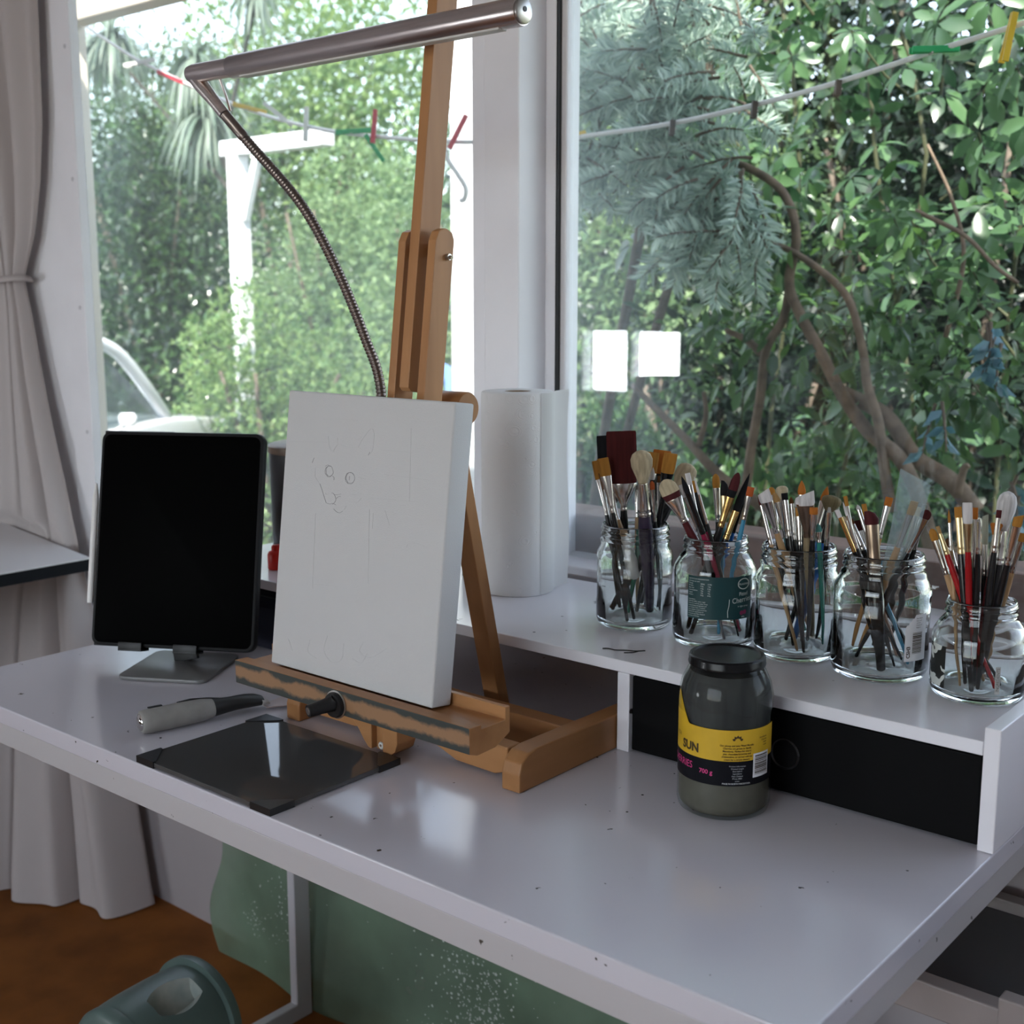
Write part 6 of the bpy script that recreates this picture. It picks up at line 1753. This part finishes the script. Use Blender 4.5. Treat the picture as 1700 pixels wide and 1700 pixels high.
PEGC = {'yellow': (0.75, 0.50, 0.03), 'green': (0.02, 0.42, 0.14), 'red': (0.62, 0.05, 0.08), 'white': (0.82, 0.82, 0.80), 'steel': (0.10, 0.08, 0.07)}
PM = {k: mat('peg_' + k, v, 0.4) for k, v in PEGC.items()}
pegs = [((1675, 62), 80, 'yellow', 0.075, 'yellow clothes peg at the far right of the clothesline'),
        ((1552, 82), 2, 'green', 0.078, 'green clothes peg lying flat along the line on the right'),
        ((1391, 146), 86, 'steel', 0.026, 'small dark wire peg on the line right of the gnarled branch'),
        ((1252, 182), 86, 'steel', 0.030, 'small wire peg on the line over the blue-green needles'),
        ((1116, 212), 86, 'steel', 0.028, 'small wire peg closest to the pillar on the right pane'),
        ((944, 226), 10, 'yellow', 0.070, 'yellow clothes peg just right of the pillar'),
        ((760, 219), 62, 'red', 0.078, 'tilted red clothes peg just left of the pillar'),
        ((621, 210), 84, 'red', 0.075, 'upright red clothes peg behind the easel mast'),
        ((622, 246), -55, 'green', 0.070, 'green clothes peg hanging below the upright red one'),
        ((588, 218), 4, 'green', 0.085, 'green clothes peg lying flat left of the easel mast'),
        ((508, 206), 86, 'white', 0.080, 'white clothes peg standing up on the line left of the mast'),
        ((462, 190), -38, 'white', 0.085, 'slanting white clothes peg right of the lamp neck'),
        ((415, 180), -14, 'yellow', 0.085, 'yellow clothes peg just behind the lamp neck'),
        ((292, 132), -22, 'red', 0.100, 'red clothes peg left of the lamp joint'),
        ((232, 104), 12, 'white', 0.085, 'white clothes peg near the left end of the line')]
for (x, y), ang, c_, L, lab in pegs:
    q = at(x, y, LY - 0.012)
    a = R(ang)
    X = (Vector((0.767, 0.641, 0)) * math.cos(a) + Vector((0, 0, 1)) * math.sin(a)).normalized()
    Y = Vector((0.641, -0.767, 0)); Z = X.cross(Y).normalized()
    Mp = frame_M(q, X, Y, Z)
    root = tag(bpy.data.objects.new('clothes_peg', None), lab, 'clothes peg', 'pegs on the clothesline'); root.location = q; root.empty_display_size = 0.01; COL.objects.link(root)
    for s in (1, -1):
        bm = NB()
        pts = [(-L / 2, s * 0.0060), (-L * 0.1, s * 0.0015), (L * 0.25, s * 0.0008), (L / 2, s * 0.0012), (L / 2, s * 0.0050), (L * 0.2, s * 0.0062), (-L * 0.1, s * 0.0075), (-L / 2, s * 0.0105)]
        if s < 0: pts = pts[::-1]
        prism(bm, pts, Mp @ Matrix.Translation((0, 0, -0.005)), 0.010, 0.0008)
        at_par(finish('jaw', bm, PM[c_], None), root)
    bm = NB(); tube(bm, [Mp @ Vector((-L * 0.08, -0.008, 0.0055)), Mp @ Vector((-L * 0.08, 0.008, 0.0055))], 0.0018, 6)
    at_par(finish('spring', bm, STEEL, None), root)

# --- through the right window
# umbrella-leaved climber: whorls of leaflets on long stalks
def whorls(label, boxes, L, m, seed, group, name='umbrella_plant', cat='plant', face=(-0.25, -0.85, 0.45), stem_base=(-1.1, 3.1)):
    g = np.random.default_rng(seed)
    Ps, Ds, Ns, Ls = [], [], [], []
    heads = []
    for (x0, x1, y0, y1, z0, z1, n) in boxes:
        for _ in range(n):
            heads.append((g.uniform(x0, x1), g.uniform(y0, y1), g.uniform(z0, z1)))
    for h in heads:
        h = np.array(h)
        ax_ = unit(np.array(face) + g.normal(size=3) * 0.45)
        u = unit(np.cross(ax_, g.normal(size=3))); v = np.cross(ax_, u)
        nl = g.integers(5, 8); l = L * g.uniform(0.65, 1.2); a0 = g.uniform(0, 6.28)
        for k in range(nl):
            a = a0 + 6.283 * k / nl + g.normal() * 0.12
            d = u * math.cos(a) + v * math.sin(a) - ax_ * 0.15
            Ps.append(h + d * l * 0.12); Ds.append(d + np.array([0, 0, -0.12])); Ns.append(ax_); Ls.append(l * g.uniform(0.85, 1.1))
    root = empty(name, (stem_base[0], stem_base[1], GZ), label=label, cat=cat, group=group)
    o = leaf_mesh('foliage', np.array(Ps), np.array(Ds), np.array(Ns), np.array(Ls), 0.42, m, None, fold=0.10, droop=0.22, blunt=0.5)
    at_par(o, root)
    bm = NB()
    for h in heads[::3]:
        h = Vector(h)
        b_ = Vector((h.x + g.uniform(-.12, .12), h.y + g.uniform(0.05, 0.22), h.z - g.uniform(0.06, 0.2)))
        tube(bm, [h, h.lerp(b_, 0.5) + Vector((0, 0.02, -0.02)), b_], [0.0022, 0.0028, 0.004], 5, caps=False)
    for k in range(7):
        x = stem_base[0] - 0.55 + 0.2 * k
        tube(bm, smooth_path([(x, stem_base[1] + 0.15, GZ), (x + g.uniform(-.1, .1), stem_base[1] + 0.1, 0.7), (x + g.uniform(-.2, .2), stem_base[1], 1.6), (x + g.uniform(-.3, .3), stem_base[1], 2.5)], 4), 0.006, 6)
    at_par(finish('stems', bm, mat('green_brown_stems', (0.07, 0.075, 0.035), 0.6), None, 180), root)
    return root
GRPP = 'garden shrubs and trees beyond the windows'
whorls('climbing umbrella plant with whorls of glossy oval leaves filling the right window',
       [(-1.95, -0.60, 2.75, 3.25, 1.38, 2.45, 300), (-1.70, -0.55, 2.75, 3.25, 0.80, 1.38, 95), (-1.05, -0.55, 2.60, 2.9, 0.9, 2.2, 30)], 0.072, LM['umbrella'], 31, GRPP)
# shoots with needle leaves
def needles(label, shoots, m, seed, L=0.045, name='needle_shrub', stems=None, cat='shrub', wr=0.12, per=60):
    g = np.random.default_rng(seed)
    Ps, Ds, Ns = [], [], []
    bm = NB()
    for (p, d, l) in shoots:
        p = np.array(p, float); d = unit(np.array(d, float))
        pts = [p]
        v = d
        for s in range(6):
            v = unit(v + np.array([0, 0, -0.05]) + g.normal(size=3) * 0.05)
            pts.append(pts[-1] + v * l / 6)
        tube(bm, [Vector(q) for q in pts], [0.004, 0.0037, 0.0033, 0.003, 0.0026, 0.002, 0.0012], 5, caps=False)
        for k in range(per):
            t = g.uniform(0.15, 1.0) * 5.99; i = int(t); q = pts[i] + (pts[i + 1] - pts[i]) * (t - i)
            dd = unit(pts[i + 1] - pts[i])
            o_ = unit(np.cross(dd, g.normal(size=3)))
            Ps.append(q); Ds.append(unit(dd * 0.75 + o_)); Ns.append(unit(np.cross(o_, dd) + g.normal(size=3) * 0.3))
    root = empty(name, (shoots[0][0][0], shoots[0][0][1], GZ), label=label, cat=cat, group=GRPP)
    n = len(Ps)
    at_par(leaf_mesh('foliage', np.array(Ps), np.array(Ds), np.array(Ns), L * g.uniform(0.7, 1.2, n), wr, m, None, fold=0.1, droop=0.15, simple=True), root)
    if stems:
        for s, r_ in stems: tube(bm, smooth_path(s, 5), r_, 7)
    at_par(finish('stems', bm, BARK, None, 180), root)
    return root
g = np.random.default_rng(77)
sh_ = []
for _ in range(170):
    p = at(g.uniform(930, 1250), g.uniform(-40, 330), g.uniform(2.35, 2.75))
    if p.z > 2.6: continue
    sh_.append((tuple(p), (g.uniform(-1, 1), g.uniform(-0.8, 0.1), g.uniform(-0.5, 0.9)), g.uniform(0.10, 0.2)))
for _ in range(38):
    p = at(g.uniform(1130, 1260), g.uniform(250, 400), g.uniform(2.35, 2.6))
    sh_.append((tuple(p), (g.uniform(-1, 0.4), g.uniform(-0.6, 0.1), g.uniform(-1.0, 0.2)), g.uniform(0.10, 0.18)))
sb = at(1000, 700, 2.7)
needles('feathery blue-green needle-leaved shrub at the upper left of the right window', sh_, LM['blue'], 41, wr=0.17, per=85, stems=[
    ([(sb.x - 0.1, 2.75, GZ), (sb.x - 0.05, 2.72, 0.6), tuple(at(1060, 400, 2.7)), tuple(at(1100, 150, 2.65))], 0.014),
    ([(sb.x - 0.1, 2.75, GZ), (sb.x + 0.02, 2.72, 0.7), tuple(at(1150, 330, 2.65)), tuple(at(1180, 60, 2.6))], 0.012)])
# gnarled branching tree
def px(Y, *pts): return [at(x, y, Y) for x, y in pts]
gt = empty('gnarled_tree', tuple(at(1480, 830, 2.55))[:2] + (GZ,), label='gnarled tree with bare forked grey-brown branches outside the right window', cat='tree', group=GRPP)
bm = NB()
def br(Y, pts, r0, r1):
    P = smooth_path(px(Y, *pts), 6); n = len(P)
    tube(bm, P, [r0 + (r1 - r0) * k / (n - 1) for k in range(n)], 8)
foot = at(1530, 900, 2.55)
br(2.55, [(1560, 1000), (1540, 880), (1500, 770), (1440, 715), (1395, 650), (1365, 590), (1330, 525), (1310, 470), (1322, 390), (1300, 320), (1245, 280), (1190, 262)], 0.019, 0.008)
br(2.56, [(1310, 480), (1300, 530), (1272, 580), (1262, 660), (1248, 740), (1240, 800), (1225, 900)], 0.010, 0.013)
br(2.57, [(1268, 590), (1240, 565), (1205, 548)], 0.011, 0.006)
br(2.54, [(1205, 395), (1262, 402), (1310, 415), (1370, 455), (1410, 500), (1432, 580), (1440, 640), (1458, 700), (1470, 790), (1480, 850)], 0.005, 0.014)
br(2.60, [(1395, 650), (1470, 690), (1520, 760), (1580, 800), (1620, 850)], 0.017, 0.022)
br(2.56, [(1590, 820), (1600, 780), (1608, 772)], 0.010, 0.006)
br(2.62, [(1050, 640), (1090, 680), (1140, 730), (1190, 785), (1250, 830), (1330, 880)], 0.007, 0.016)
br(2.62, [(1160, 740), (1172, 690), (1168, 650)], 0.008, 0.005)
br(2.58, [(1520, 350), (1600, 390), (1650, 440), (1690, 470)], 0.005, 0.004)
br(2.64, [(1570, 560), (1600, 430), (1580, 330), (1540, 240)], 0.006, 0.003)
at_par(finish('branches', bm, mat('grey_brown_branch', (0.16, 0.115, 0.08), 0.8, noise=0.35, nscale=30, bump=0.3, bscale=50), None, 180), gt)
P, out, g2 = blobs(tuple(at(1420, 610, 2.75)), (0.5, 0.25, 0.45), 900, 16, 0.5, 61)
n = len(P)
o = leaf_mesh('foliage', P, out + g2.normal(size=(n, 3)) * 0.6 + np.array([0, -0.2, -0.5]), unit(g2.normal(size=(n, 3)) * 0.4 + np.array([0, -0.5, 1])), 0.055 * g2.uniform(0.7, 1.2, n), 0.4, LM['mid'], None)
at_par(o, gt)
# understory and background on the right
GRS = 'shrubs and trees beyond the right window'
def rsh(px_, py_, Y, z, rad, n, L, wr, mk, seed, label, **kw):
    c = at(px_, py_, Y)
    return shrub(label, (c.x, c.y, z), rad, n, L, wr, LM[mk], seed, group=GRS, **kw)
rsh(1330, 820, 3.55, 0.50, (0.60, 0.2, 0.36), 3600, 0.050, 0.45, 'mid', 14, 'low green bush behind the brush jars', k=22, lump=0.45)
rsh(990, 700, 3.55, 0.50, (0.42, 0.2, 0.55), 3600, 0.050, 0.4, 'mid', 15, 'low mid green bush just right of the paper towel roll', k=22, lump=0.45)
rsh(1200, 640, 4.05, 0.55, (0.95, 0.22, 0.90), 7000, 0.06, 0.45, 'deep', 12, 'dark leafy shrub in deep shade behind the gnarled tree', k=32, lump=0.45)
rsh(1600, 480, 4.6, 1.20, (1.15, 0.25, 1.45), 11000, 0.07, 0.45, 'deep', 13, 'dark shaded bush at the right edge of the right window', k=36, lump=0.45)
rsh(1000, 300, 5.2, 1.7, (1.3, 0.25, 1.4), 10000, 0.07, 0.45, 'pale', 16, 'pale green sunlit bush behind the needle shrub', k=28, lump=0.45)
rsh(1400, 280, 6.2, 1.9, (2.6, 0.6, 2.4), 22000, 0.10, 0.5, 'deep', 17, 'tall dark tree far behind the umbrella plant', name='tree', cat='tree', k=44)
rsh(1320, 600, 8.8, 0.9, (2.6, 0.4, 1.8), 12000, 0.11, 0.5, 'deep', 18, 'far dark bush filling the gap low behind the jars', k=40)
# fern-like leaves with blue sky reflection painted into their colour
sh_ = []
for (x, y) in ((1640, 560), (1655, 590), (1690, 850), (1685, 820), (1560, 690)):
    for q in range(2):
        p = at(x + g.uniform(-8, 8), y - 25 + g.uniform(-8, 8), 2.45)
        sh_.append((tuple(p), (g.uniform(-0.5, 0.5), g.uniform(-0.5, 0.0), -1), g.uniform(0.07, 0.11)))
needles('fern-like leaf sprays with painted blue sky sheen hanging at the right edge of the window', sh_, LM['skytint_fern'], 51, L=0.048, name='fern', wr=0.42, per=8, cat='fern')
